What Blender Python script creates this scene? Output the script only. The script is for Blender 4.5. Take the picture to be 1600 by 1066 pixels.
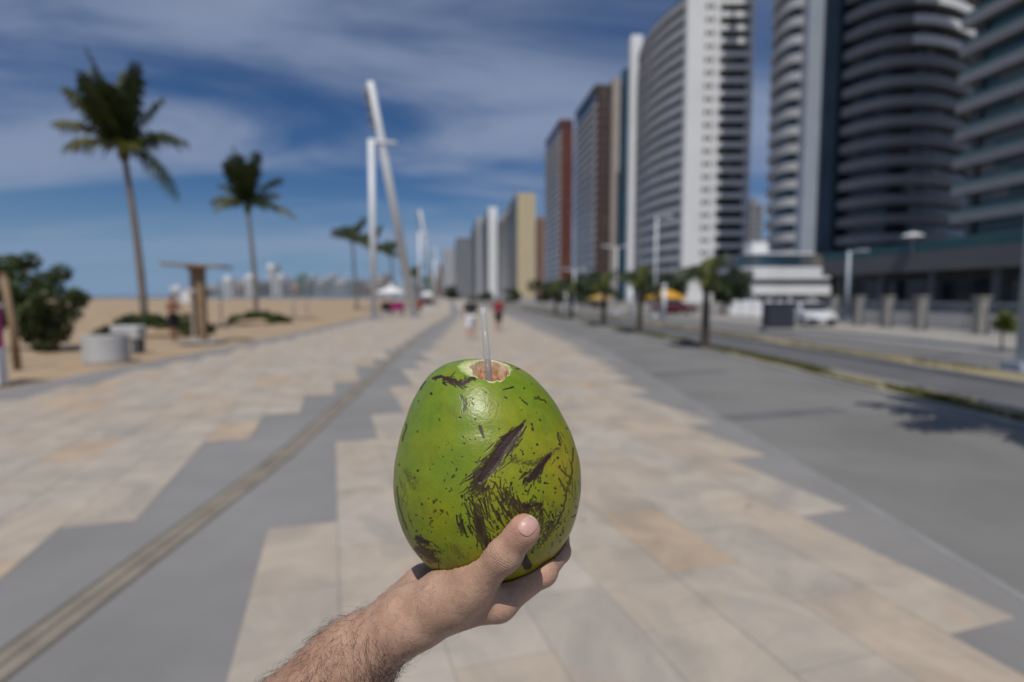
import bpy, bmesh, math, random
import numpy as np
from mathutils import Vector, Matrix
from mathutils.bvhtree import BVHTree

for o in list(bpy.data.objects): bpy.data.objects.remove(o)
SC = bpy.context.scene
COL = SC.collection
R = math.radians
rnd = random.Random(7)
NR = np.random.default_rng(11)

# ------------------------------------------------------------------ camera, world, sun, exposure
CAMZ = 1.75
F = 889.0                       # focal length in photo pixels (1600 wide) = 20 mm
PITCH = math.atan(71.0 / F)
cam = bpy.data.cameras.new('camera'); CAM = bpy.data.objects.new('camera', cam); COL.objects.link(CAM)
CAM.location = (0, 0, CAMZ); CAM.rotation_euler = (math.pi / 2 - PITCH, 0, 0)
cam.lens = 20.0; cam.sensor_width = 36.0; cam.clip_start = 0.02; cam.clip_end = 60000
cam.dof.use_dof = True; cam.dof.focus_distance = 0.437; cam.dof.aperture_fstop = 3.1
SC.camera = CAM

SUN_EL, SUN_AZ_LEFT = R(61), R(7)         # sun behind the photographer, slightly to the left
sdir = Vector((-math.sin(SUN_AZ_LEFT) * math.cos(SUN_EL), -math.cos(SUN_AZ_LEFT) * math.cos(SUN_EL), math.sin(SUN_EL)))
sl = bpy.data.lights.new('sun', 'SUN'); SUN = bpy.data.objects.new('sun', sl); COL.objects.link(SUN)
sl.energy = 4.3; sl.angle = R(0.53); sl.color = (1.0, 0.955, 0.89)
SUN.rotation_euler = (-sdir).to_track_quat('-Z', 'Y').to_euler()
SUN.location = sdir * 60

W = bpy.data.worlds.new('World'); SC.world = W; W.use_nodes = True
nt = W.node_tree; nt.nodes.clear()
def N(t, typ, **kw):
    n = t.nodes.new(typ)
    for k, v in kw.items(): setattr(n, k, v)
    return n
def world():
    L = nt.links.new
    out = N(nt, 'ShaderNodeOutputWorld'); bg = N(nt, 'ShaderNodeBackground')
    sky = N(nt, 'ShaderNodeTexSky', sky_type='NISHITA', sun_disc=False)
    sky.sun_elevation = SUN_EL; sky.sun_rotation = math.pi + SUN_AZ_LEFT
    sky.altitude = 0; sky.air_density = 1.0; sky.dust_density = 0.3; sky.ozone_density = 2.0
    geo = N(nt, 'ShaderNodeTexCoord'); sep = N(nt, 'ShaderNodeSeparateXYZ'); L(geo.outputs['Generated'], sep.inputs[0])
    # cirrus sheet: direction projected onto a high plane
    zz = N(nt, 'ShaderNodeMath', operation='MAXIMUM'); L(sep.outputs['Z'], zz.inputs[0]); zz.inputs[1].default_value = 0.0
    za = N(nt, 'ShaderNodeMath', operation='ADD'); L(zz.outputs[0], za.inputs[0]); za.inputs[1].default_value = 0.14
    dx = N(nt, 'ShaderNodeMath', operation='DIVIDE'); L(sep.outputs['X'], dx.inputs[0]); L(za.outputs[0], dx.inputs[1])
    dy = N(nt, 'ShaderNodeMath', operation='DIVIDE'); L(sep.outputs['Y'], dy.inputs[0]); L(za.outputs[0], dy.inputs[1])
    cb = N(nt, 'ShaderNodeCombineXYZ'); L(dx.outputs[0], cb.inputs[0]); L(dy.outputs[0], cb.inputs[1])
    mp = N(nt, 'ShaderNodeMapping'); L(cb.outputs[0], mp.inputs[0])
    mp.inputs['Rotation'].default_value = (0, 0, R(-24)); mp.inputs['Scale'].default_value = (0.42, 1.05, 1); mp.inputs['Location'].default_value = (1.7, 0.35, 0)
    n1 = N(nt, 'ShaderNodeTexNoise'); n1.inputs['Scale'].default_value = 1.0; n1.inputs['Detail'].default_value = 7; n1.inputs['Roughness'].default_value = 0.56; n1.inputs['Distortion'].default_value = 0.6
    L(mp.outputs[0], n1.inputs['Vector'])
    r1 = N(nt, 'ShaderNodeMapRange'); r1.interpolation_type = 'SMOOTHSTEP'
    r1.inputs['From Min'].default_value = 0.355; r1.inputs['From Max'].default_value = 0.62; r1.inputs['To Max'].default_value = 0.80
    L(n1.outputs['Fac'], r1.inputs['Value'])
    tint = N(nt, 'ShaderNodeMix', data_type='RGBA', blend_type='MULTIPLY'); tint.inputs['Factor'].default_value = 1
    L(sky.outputs[0], tint.inputs['A']); tint.inputs['B'].default_value = (0.52, 0.86, 1.30, 1)
    mx = N(nt, 'ShaderNodeMix', data_type='RGBA'); L(r1.outputs[0], mx.inputs['Factor']); L(tint.outputs['Result'], mx.inputs['A'])
    mx.inputs['B'].default_value = (6.6, 8.0, 11.3, 1)
    hz = N(nt, 'ShaderNodeMapRange'); hz.interpolation_type = 'SMOOTHSTEP'; L(sep.outputs['Z'], hz.inputs['Value'])
    hz.inputs['From Min'].default_value = -0.02; hz.inputs['From Max'].default_value = 0.21; hz.inputs['To Min'].default_value = 0.85; hz.inputs['To Max'].default_value = 0.0
    mh = N(nt, 'ShaderNodeMix', data_type='RGBA'); L(hz.outputs[0], mh.inputs['Factor']); L(mx.outputs['Result'], mh.inputs['A']); mh.inputs['B'].default_value = (4.6, 7.2, 11.0, 1)
    mx = mh
    L(mx.outputs['Result'], bg.inputs['Color']); bg.inputs['Strength'].default_value = 0.053
    L(bg.outputs[0], out.inputs[0])
world()
SC.view_settings.view_transform = 'Standard'; SC.view_settings.look = 'None'
SC.view_settings.exposure = -0.40; SC.view_settings.gamma = 1.0; SC.view_settings.use_curve_mapping = False
SC.render.engine = "CYCLES"

# ------------------------------------------------------------------ pixel helpers (photo pixels -> places)
cp, sp = math.cos(PITCH), math.sin(PITCH)
def cam2world(v): return Vector((v[0], v[1] * cp + v[2] * sp, CAMZ - v[1] * sp + v[2] * cp))
def C3(px, py, dep): return np.array(((px - 800) / F * dep, dep, -(py - 533) / F * dep))
def G(px, py, z=0.0):
    d = Vector(((px - 800) / F, cp - (py - 533) / F * sp, -sp - (py - 533) / F * cp))
    k = (z - CAMZ) / d.z
    return Vector((d.x * k, d.y * k, z))
def ZAT(py, d): return CAMZ + (462 - py) / F * d            # height seen at image row py, d metres away
def XAT(px, d): return (px - 800) / F * d

# ------------------------------------------------------------------ materials
MATS = {}
def mat(name, color, rough=0.7, var=0.12, scale=3.0, bump=0.0, bscale=None, spec=0.4, metal=0.0, rand=0.0, sss=0.0, second=None, detail=5, trans=0.0, coord='Object'):
    if name in MATS: return MATS[name]
    m = bpy.data.materials.new(name); m.use_nodes = True; t = m.node_tree; L = t.links.new
    b = t.nodes['Principled BSDF']
    tc = N(t, 'ShaderNodeTexCoord')
    nz = N(t, 'ShaderNodeTexNoise'); nz.inputs['Scale'].default_value = scale; nz.inputs['Detail'].default_value = detail; nz.inputs['Roughness'].default_value = 0.6
    L(tc.outputs[coord], nz.inputs['Vector'])
    rp = N(t, 'ShaderNodeValToRGB')
    c = color; s = second or tuple(min(1, x * (1 + var)) for x in c)
    lo = tuple(x * (1 - var) for x in c)
    rp.color_ramp.elements[0].position = 0.30; rp.color_ramp.elements[0].color = (*lo, 1)
    rp.color_ramp.elements[1].position = 0.70; rp.color_ramp.elements[1].color = (*s, 1)
    L(nz.outputs['Fac'], rp.inputs[0]); src = rp.outputs[0]
    if rand > 0:
        oi = N(t, 'ShaderNodeObjectInfo'); mr = N(t, 'ShaderNodeMapRange'); mr.inputs['To Min'].default_value = 1 - rand; mr.inputs['To Max'].default_value = 1 + rand
        L(oi.outputs['Random'], mr.inputs['Value'])
        mu = N(t, 'ShaderNodeMix', data_type='RGBA', blend_type='MULTIPLY'); mu.inputs['Factor'].default_value = 1
        L(src, mu.inputs['A']); L(mr.outputs[0], mu.inputs['B']); src = mu.outputs['Result']
    L(src, b.inputs['Base Color'])
    rr = N(t, 'ShaderNodeMapRange'); rr.inputs['To Min'].default_value = max(0, rough - 0.1); rr.inputs['To Max'].default_value = min(1, rough + 0.1)
    L(nz.outputs['Fac'], rr.inputs['Value']); L(rr.outputs[0], b.inputs['Roughness'])
    b.inputs['Metallic'].default_value = metal; b.inputs['Specular IOR Level'].default_value = spec
    b.inputs['Transmission Weight'].default_value = trans
    if sss:
        b.inputs['Subsurface Weight'].default_value = sss; b.inputs['Subsurface Radius'].default_value = (0.008, 0.003, 0.0015); b.inputs['Subsurface Scale'].default_value = 1.0
    if bump:
        nb = N(t, 'ShaderNodeTexNoise'); nb.inputs['Scale'].default_value = bscale or scale * 6; nb.inputs['Detail'].default_value = 4
        L(tc.outputs[coord], nb.inputs['Vector'])
        bp = N(t, 'ShaderNodeBump'); bp.inputs['Strength'].default_value = bump; bp.inputs['Distance'].default_value = 0.01
        L(nb.outputs['Fac'], bp.inputs['Height']); L(bp.outputs[0], b.inputs['Normal'])
    MATS[name] = m
    return m

def leafmat(name, c, c2):
    if name in MATS: return MATS[name]
    m = mat(name, c, 0.5, second=c2, scale=1.3, var=0.4, spec=0.35)
    t = m.node_tree; L = t.links.new; b = t.nodes['Principled BSDF']; o = t.nodes['Material Output']
    tr = N(t, 'ShaderNodeBsdfTranslucent'); tr.inputs['Color'].default_value = (*[min(1, x * 1.3) for x in c2], 1)
    ms = N(t, 'ShaderNodeMixShader'); ms.inputs[0].default_value = 0.22
    L(b.outputs[0], ms.inputs[1]); L(tr.outputs[0], ms.inputs[2]); L(ms.outputs[0], o.inputs[0])
    return m

# ------------------------------------------------------------------ mesh helpers
class MB:
    def __init__(s): s.v = []; s.f = []
    def add(s, v, f):
        o = len(s.v); s.v += [tuple(map(float, p)) for p in v]; s.f += [tuple(i + o for i in q) for q in f]; return s
    def box(s, c, d, rz=0.0):
        x, y, z = [k / 2 for k in d]; ca, sa = math.cos(rz), math.sin(rz); v = []
        for a, b_, e in ((-1,-1,-1),(1,-1,-1),(1,1,-1),(-1,1,-1),(-1,-1,1),(1,-1,1),(1,1,1),(-1,1,1)):
            px, py = a * x, b_ * y
            v.append((c[0] + px * ca - py * sa, c[1] + px * sa + py * ca, c[2] + e * z))
        return s.add(v, [(0,3,2,1),(4,5,6,7),(0,1,5,4),(1,2,6,5),(2,3,7,6),(3,0,4,7)])
    def prism(s, pts, z0, z1):
        n = len(pts); A = sum(pts[i][0] * pts[(i + 1) % n][1] - pts[(i + 1) % n][0] * pts[i][1] for i in range(n))
        if A < 0: pts = pts[::-1]
        v = [(p[0], p[1], z0) for p in pts] + [(p[0], p[1], z1) for p in pts]
        f = [tuple(range(n - 1, -1, -1)), tuple(range(n, 2 * n))] + [(i, (i + 1) % n, n + (i + 1) % n, n + i) for i in range(n)]
        return s.add(v, f)
    def tube(s, path, rad, seg=8, cap=True):
        P = [Vector(p) for p in path]; n = len(P)
        if not hasattr(rad, '__len__'): rad = [rad] * n
        v = []; prev = None
        for i in range(n):
            t = (P[min(i + 1, n - 1)] - P[max(i - 1, 0)]).normalized()
            a = prev if prev is not None else (Vector((1, 0, 0)) if abs(t.x) < 0.9 else Vector((0, 1, 0)))
            a = (a - t * a.dot(t)).normalized(); b_ = t.cross(a); prev = a
            for k in range(seg):
                an = 2 * math.pi * k / seg
                v.append(P[i] + (a * math.cos(an) + b_ * math.sin(an)) * rad[i])
        f = [(i * seg + k, i * seg + (k + 1) % seg, (i + 1) * seg + (k + 1) % seg, (i + 1) * seg + k) for i in range(n - 1) for k in range(seg)]
        if cap: f += [tuple(range(seg - 1, -1, -1)), tuple(range((n - 1) * seg, n * seg))]
        return s.add(v, f)
    def lathe(s, prof, c=(0, 0, 0), seg=24):
        return s.tube([(c[0], c[1], c[2] + z) for r_, z in prof], [max(r_, 1e-4) for r_, z in prof], seg)
    def build(s, name, m, parent=None, smooth=False, bevel=0.0):
        me = bpy.data.meshes.new(name); me.from_pydata(s.v, [], s.f); me.update()
        return link(name, me, m, parent, smooth, bevel)

def link(name, me, m, parent=None, smooth=False, bevel=0.0):
    if m is not None and not me.materials: me.materials.append(m)
    if smooth: me.polygons.foreach_set('use_smooth', [True] * len(me.polygons))
    o = bpy.data.objects.new(name, me); COL.objects.link(o)
    if parent is not None: o.parent = parent
    if bevel:
        b = o.modifiers.new('bevel', 'BEVEL'); b.width = bevel; b.segments = 2; b.limit_method = 'ANGLE'
    return o
def np_mesh(name, V, Fq):
    V = np.asarray(V, np.float32); Fq = np.asarray(Fq, np.int32)
    me = bpy.data.meshes.new(name); me.vertices.add(len(V)); me.vertices.foreach_set('co', V.ravel())
    k = Fq.shape[1]; me.loops.add(Fq.size); me.loops.foreach_set('vertex_index', Fq.ravel())
    me.polygons.add(len(Fq)); me.polygons.foreach_set('loop_start', np.arange(0, Fq.size, k, dtype=np.int32))
    me.update(calc_edges=True); me.validate()
    return me
def tag(o, label=None, cat=None, group=None, kind=None):
    if label: o['label'] = label
    if cat: o['category'] = cat
    if group: o['group'] = group
    if kind: o['kind'] = kind
    return o
def thing(name, label, cat, loc=(0, 0, 0), group=None, rz=0.0):
    o = bpy.data.objects.new(name, None); COL.objects.link(o); o.location = loc; o.rotation_euler = (0, 0, rz); o.empty_display_size = 0.3
    return tag(o, label, cat, group)
def copy_tree(o, parent=None):
    c = o.copy(); COL.objects.link(c); c.parent = parent
    for ch in list(o.children): copy_tree(ch, c)
    return c

# ------------------------------------------------------------------ the ground in strips
WHITE = mat('white_paint', (0.72, 0.73, 0.74), 0.5, 0.06, 0.6)
def curve(*kn):
    ys = [k[0] for k in kn]; xs = [k[1] for k in kn]
    def f(y):
        if y <= ys[0]: return xs[0] + (y - ys[0]) * (xs[1] - xs[0]) / (ys[1] - ys[0])
        if y >= ys[-1]: return xs[-1] - 0.11 * (y - ys[-1])
        return float(np.interp(y, ys, xs))
    return f
def K(y): return -0.06 * y if y < 25 else -1.5 - 0.11 * (y - 25)
def off(x0): return lambda y: x0 + K(y)
YS = [-8, -4, 0, 2, 4, 6, 8, 10, 12, 14, 17, 20, 23, 26, 30, 35, 40, 46, 55, 70, 90, 120, 160, 220, 300, 420, 600, 850, 1100]
tileL = curve((0, -1.2), (13, -2.3), (41, -4.0), (55, -4.85))
tileR = curve((0, 2.72), (20, 2.12), (55, -1.0))
bandL = curve((0, -3.2), (10, -3.4), (55, -5.9))
jointC = curve((0, -2.36), (6, -2.5), (20, -3.7), (55, -6.0))
creamL = curve((0, -8.0), (27, -9.2), (55, -11.6))
promL = curve((0, -9.1), (18, -9.75), (30, -10.4), (55, -13.0))
def ribbon(name, fl, fr, z, m, depth=0.25, ys=YS, jitter=0):
    v = []; f = []; n = len(ys)
    for y in ys:
        a, b_ = fl(y), fr(y)
        v += [(a, y, z), (b_, y, z), (a, y, z - depth), (b_, y, z - depth)]
    for i in range(n - 1):
        p, q = 4 * i, 4 * i + 4
        f += [(p, p + 1, q + 1, q), (p + 2, p, q, q + 2), (p + 1, p + 3, q + 3, q + 1)]
    f += [(0, 2, 3, 1), (4 * n - 4, 4 * n - 3, 4 * n - 1, 4 * n - 2)]
    return tag(MB().add(v, f).build(name, m), kind='structure')

gm = mat('earth', (0.30, 0.25, 0.19), 0.95, 0.15, 0.05, coord='Object')
g = MB().add([(-9000, -400, -0.55), (9000, -400, -0.55), (9000, 22000, -0.55), (-9000, 22000, -0.55)], [(0, 1, 2, 3)]).build('ground', gm); tag(g, kind='structure')
sea = mat('sea_water', (0.03, 0.10, 0.16), 0.25, 0.3, 0.02, bump=0.3, bscale=0.4, spec=0.5)
tag(MB().add([(-20000, 330, -0.5), (-60, 420, -0.5), (-230, 1500, -0.5), (-1200, 2700, -0.5), (-20000, 4000, -0.5), (-30000, 25000, -0.48), (-40000, 3000, -0.5)], [(0, 1, 2, 3, 4, 5, 6)]).build('sea', sea), kind='structure')

# sand beach: a gently uneven sheet
def sand():
    m = mat('beach_sand', (0.36, 0.265, 0.17), 0.95, 0.2, 0.8, bump=0.9, bscale=5)
    ys = list(np.concatenate([np.linspace(-8, 60, 60), np.linspace(66, 420, 26)])); nx = 46; v = []
    for y in ys:
        x1 = promL(y) + 0.3
        for i in range(nx):
            k = i / (nx - 1); x = x1 - (k ** 1.8) * (260 + y)
            h = 0.045 * math.sin(x * 1.3 + y * .7) + 0.05 * math.sin(x * .45 - y * .53 + 1) + 0.03 * math.sin(x * 2.3 + y * 1.9)
            z = -0.05 + h * min(1, k * 9) - 0.4 * min(1, max(0, (y - 280) / 140))
            v.append((x, y, z))
    q = [(r_ * nx + i + 1, r_ * nx + i, (r_ + 1) * nx + i, (r_ + 1) * nx + i + 1) for r_ in range(len(ys) - 1) for i in range(nx - 1)]
    tag(MB().add(v, q).build('beach_sand', m, smooth=True), kind='structure')
sand()

conc = mat('concrete_bluish', (0.222, 0.214, 0.206), 0.8, 0.16, 0.55, bump=0.25, bscale=60, detail=8)
conc2 = mat('concrete_warm', (0.185, 0.18, 0.172), 0.85, 0.17, 0.5, bump=0.4, bscale=70, detail=8)
asph = mat('asphalt', (0.115, 0.115, 0.12), 0.9, 0.14, 0.8, bump=0.4, bscale=80)
dry = mat('dry_verge_soil', (0.26, 0.22, 0.125), 0.95, 0.25, 1.6, bump=0.6, bscale=20)
kerbm = mat('kerb_concrete', (0.33, 0.32, 0.30), 0.85, 0.12, 1.2, bump=0.3)
prom = ribbon('promenade', promL, curve((0, 2.95), (20, 3.0), (40, 1.5), (55, 0.0)), 0.0, conc)
pave = ribbon('pavement', curve((0, 2.985), (20, 3.035), (40, 1.535), (55, 0.035)), off(7.28), -0.003, conc2)
pj = curve((0, 2.95), (20, 3.0), (40, 1.5), (55, 0.0))
ribbon('pavement_seam', lambda y: pj(y) - 0.025, lambda y: pj(y) + 0.035, 0.004, mat('seam_mortar', (0.255, 0.255, 0.255), 0.9, 0.15, 3), 0.01)
ribbon('verge_kerb', off(7.3), off(7.44), 0.03, kerbm)
verge = ribbon('verge', off(7.45), off(8.2), 0.01, dry)
ribbon('cycle_lane', off(8.34), off(10.9), -0.09, asph)
ribbon('cycle_lane_kerb', off(8.2), off(8.33), 0.03, kerbm)
ribbon('median_kerb', off(10.91), off(11.04), 0.03, kerbm)
ribbon('median', off(11.05), off(11.95), 0.012, mat('dry_grass_soil', (0.29, 0.235, 0.12), 0.95, 0.2, 1.1, bump=0.5, bscale=20))
ribbon('median_kerb_far', off(11.96), off(12.09), 0.03, kerbm)
ribbon('road', off(12.1), off(17.6), -0.09, mat('road_asphalt', (0.155, 0.153, 0.15), 0.9, 0.12, 0.6, bump=0.4, bscale=80))
ribbon('road_marking', off(16.55), off(16.8), -0.086, mat('road_paint', (0.5, 0.5, 0.5), 0.7, 0.2, 2), 0.003)
ribbon('sidewalk_kerb', off(17.61), off(17.76), 0.03, mat('pale_kerb', (0.42, 0.41, 0.39), 0.85, 0.12, 1.2))
ribbon('sidewalk', off(17.77), off(24), 0.0, mat('sidewalk_concrete', (0.30, 0.28, 0.25), 0.9, 0.12, 0.8, bump=0.3))
ribbon('forecourt', off(24.01), off(120), -0.02, mat('forecourt_concrete', (0.22, 0.21, 0.20), 0.9, 0.12, 0.3))

# dark bands laid across the pavement, skewed like the paving
UA = R(17.5)
uu = Vector((math.cos(UA), math.sin(UA), 0)); vv = Vector((-math.sin(UA), math.cos(UA), 0))
dk = mat('dark_paving_band', (0.135, 0.135, 0.14), 0.85, 0.12, 2, bump=0.3)
for k in range(7):
    y0 = 8.1 + 4.55 * k; x0 = pj(y0) + 0.12; L_ = (off(7.2)(y0) - x0) * 0.56 / uu.x
    a = Vector((x0, y0 - 0.25, 0.0015)); pts = [a, a + uu * L_, a + uu * L_ + vv * 0.36, a + vv * 0.36]
    MB().add([tuple(p) for p in pts], [(0, 1, 2, 3)]).build('dark_band', dk, pave)
# recessed strip (drain) running along the grey band
js = ribbon('paving_strip', lambda y: jointC(y) - 0.085, lambda y: jointC(y) + 0.085, 0.004, mat('strip_mortar', (0.235, 0.208, 0.165), 0.9, 0.25, 3, bump=0.5, bscale=40), 0.01)
for s_ in (-1, 1):
    o = ribbon('strip_edge', lambda y: jointC(y) + s_ * 0.10 - 0.016, lambda y: jointC(y) + s_ * 0.10 + 0.016, 0.0045, mat('strip_edge_dark', (0.13, 0.12, 0.10), 0.9, 0.2, 3), 0.01)
    del o['kind']; o.parent = js
o = ribbon('strip_edge', lambda y: jointC(y) - 0.012, lambda y: jointC(y) + 0.006, 0.0068, MATS['strip_edge_dark'], 0.003); del o['kind']; o.parent = js

# cream sandstone slabs: a skewed running bond, zigzag edges where the bond meets the grey bands
def slab_mat(name, islands):
    m = bpy.data.materials.new(name); m.use_nodes = True; t = m.node_tree; L = t.links.new; b = t.nodes['Principled BSDF']
    if islands: rs = N(t, 'ShaderNodeNewGeometry').outputs['Random Per Island']
    else: rs = N(t, 'ShaderNodeObjectInfo').outputs['Random']
    rp = N(t, 'ShaderNodeValToRGB'); rp.color_ramp.interpolation = 'LINEAR'
    stops = [(0.0, (0.37, 0.345, 0.31)), (0.16, (0.405, 0.37, 0.32)), (0.36, (0.395, 0.345, 0.29)), (0.55, (0.41, 0.385, 0.345)), (0.70, (0.395, 0.34, 0.28)), (0.80, (0.38, 0.36, 0.33)), (0.90, (0.42, 0.34, 0.26)), (1.0, (0.40, 0.335, 0.265))]
    for i, (p, c) in enumerate(stops):
        e = rp.color_ramp.elements[i] if i < 2 else rp.color_ramp.elements.new(p)
        e.position = p; e.color = (*c, 1)
    L(rs, rp.inputs[0])
    g_ = N(t, 'ShaderNodeNewGeometry')
    n1 = N(t, 'ShaderNodeTexNoise'); n1.inputs['Scale'].default_value = 1.7; n1.inputs['Detail'].default_value = 7; n1.inputs['Roughness'].default_value = 0.66; n1.inputs['Distortion'].default_value = 0.8
    L(g_.outputs['Position'], n1.inputs['Vector'])
    st = N(t, 'ShaderNodeValToRGB'); st.color_ramp.elements[0].position = 0.33; st.color_ramp.elements[0].color = (0.78, 0.77, 0.76, 1); st.color_ramp.elements[1].position = 0.68; st.color_ramp.elements[1].color = (1.20, 1.13, 1.05, 1)
    L(n1.outputs['Fac'], st.inputs[0])
    mu = N(t, 'ShaderNodeMix', data_type='RGBA', blend_type='MULTIPLY'); mu.inputs['Factor'].default_value = 1
    L(rp.outputs[0], mu.inputs['A']); L(st.outputs[0], mu.inputs['B'])
    # rusty blotches
    n2 = N(t, 'ShaderNodeTexNoise'); n2.inputs['Scale'].default_value = 2.3; n2.inputs['Detail'].default_value = 5; L(g_.outputs['Position'], n2.inputs['Vector'])
    r2 = N(t, 'ShaderNodeMapRange'); r2.inputs['From Min'].default_value = 0.60; r2.inputs['From Max'].default_value = 0.72; r2.inputs['To Max'].default_value = 0.36; L(n2.outputs['Fac'], r2.inputs['Value'])
    m2 = N(t, 'ShaderNodeMix', data_type='RGBA'); L(r2.outputs[0], m2.inputs['Factor']); L(mu.outputs['Result'], m2.inputs['A']); m2.inputs['B'].default_value = (0.40, 0.265, 0.165, 1)
    # dirt specks
    vo = N(t, 'ShaderNodeTexVoronoi'); vo.inputs['Scale'].default_value = 1.35; L(g_.outputs['Position'], vo.inputs['Vector'])
    r3 = N(t, 'ShaderNodeMapRange'); r3.inputs['From Min'].default_value = 0.025; r3.inputs['From Max'].default_value = 0.05; r3.inputs['To Min'].default_value = 0.75; r3.inputs['To Max'].default_value = 0.0; L(vo.outputs['Distance'], r3.inputs['Value'])
    m3 = N(t, 'ShaderNodeMix', data_type='RGBA'); L(r3.outputs[0], m3.inputs['Factor']); L(m2.outputs['Result'], m3.inputs['A']); m3.inputs['B'].default_value = (0.09, 0.085, 0.08, 1)
    L(m3.outputs['Result'], b.inputs['Base Color']); b.inputs['Roughness'].default_value = 0.75; b.inputs['Specular IOR Level'].default_value = 0.3
    n4 = N(t, 'ShaderNodeTexNoise'); n4.inputs['Scale'].default_value = 35; n4.inputs['Detail'].default_value = 5; L(g_.outputs['Position'], n4.inputs['Vector'])
    bp = N(t, 'ShaderNodeBump'); bp.inputs['Strength'].default_value = 0.25; bp.inputs['Distance'].default_value = 0.01; L(n4.outputs['Fac'], bp.inputs['Height']); L(bp.outputs[0], b.inputs['Normal'])
    return m
def slabs():
    ms, mi = slab_mat('sandstone_slab', False), slab_mat('sandstone_slab_far', True)
    tw, tl, gap, th = 0.5, 1.0, 0.005, 0.006
    cand = []
    for i in range(-60, 60):
        for j in range(-6, 120):
            c = uu * ((i + 0.5) * tw) + vv * ((j + 0.5 + 0.5 * (i % 2)) * tl) 
            x, y = c.x, c.y
            if y < 0.6 or y > 62: continue
            if tileL(y) < x < tileR(y) or creamL(y) < x < bandL(y): cand.append((i, j, x, y))
    def score(c):
        _, _, x, y = c; px = 800 + x / y * F; py = 462 + CAMZ / y * F
        inside = -60 < px < 1660 and py < 1120
        return (0 if inside else 1, y * y + 0.2 * x * x)
    cand.sort(key=score)
    def proto():
        m = MB(); a, b_, e = tw / 2 - gap / 2, tl / 2 - gap / 2, 0.006
        v = [(-a, -b_, 0), (a, -b_, 0), (a, b_, 0), (-a, b_, 0), (-a, -b_, th - .002), (a, -b_, th - .002), (a, b_, th - .002), (-a, b_, th - .002), (-a + e, -b_ + e, th), (a - e, -b_ + e, th), (a - e, b_ - e, th), (-a + e, b_ - e, th)]
        f = []
        for k in range(4):
            n = (k + 1) % 4; f += [(k, n, 4 + n, 4 + k), (4 + k, 4 + n, 8 + n, 8 + k)]
        f.append((8, 9, 10, 11)); return v, f
    v, f = proto(); me = None
    far = MB(); ca, sa = math.cos(UA), math.sin(UA)
    for k, (i, j, x, y) in enumerate(cand):
        dz = rnd.uniform(-0.001, 0.001)
        if k < 300:
            if me is None:
                o = MB().add(v, f).build('stone_slab', ms, prom); me = o.data
            else: o = link('stone_slab', me, None, prom)
            o.location = (x, y, dz); o.rotation_euler = (rnd.uniform(-.0012, .0012), rnd.uniform(-.0012, .0012), UA)
        else: far.add([(x + p[0] * ca - p[1] * sa, y + p[0] * sa + p[1] * ca, p[2] + dz) for p in v], f)
    tag(far.build('stone_slabs_far', mi, prom), kind='stuff')
    ys = [62, 80, 110, 160, 240, 400, 700]
    for a, b_ in ((tileL, tileR), (creamL, bandL)):
        o = ribbon('sandstone_paving', a, b_, 0.008, mi, 0.01, ys); del o['kind']; o.parent = prom
slabs()

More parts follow.
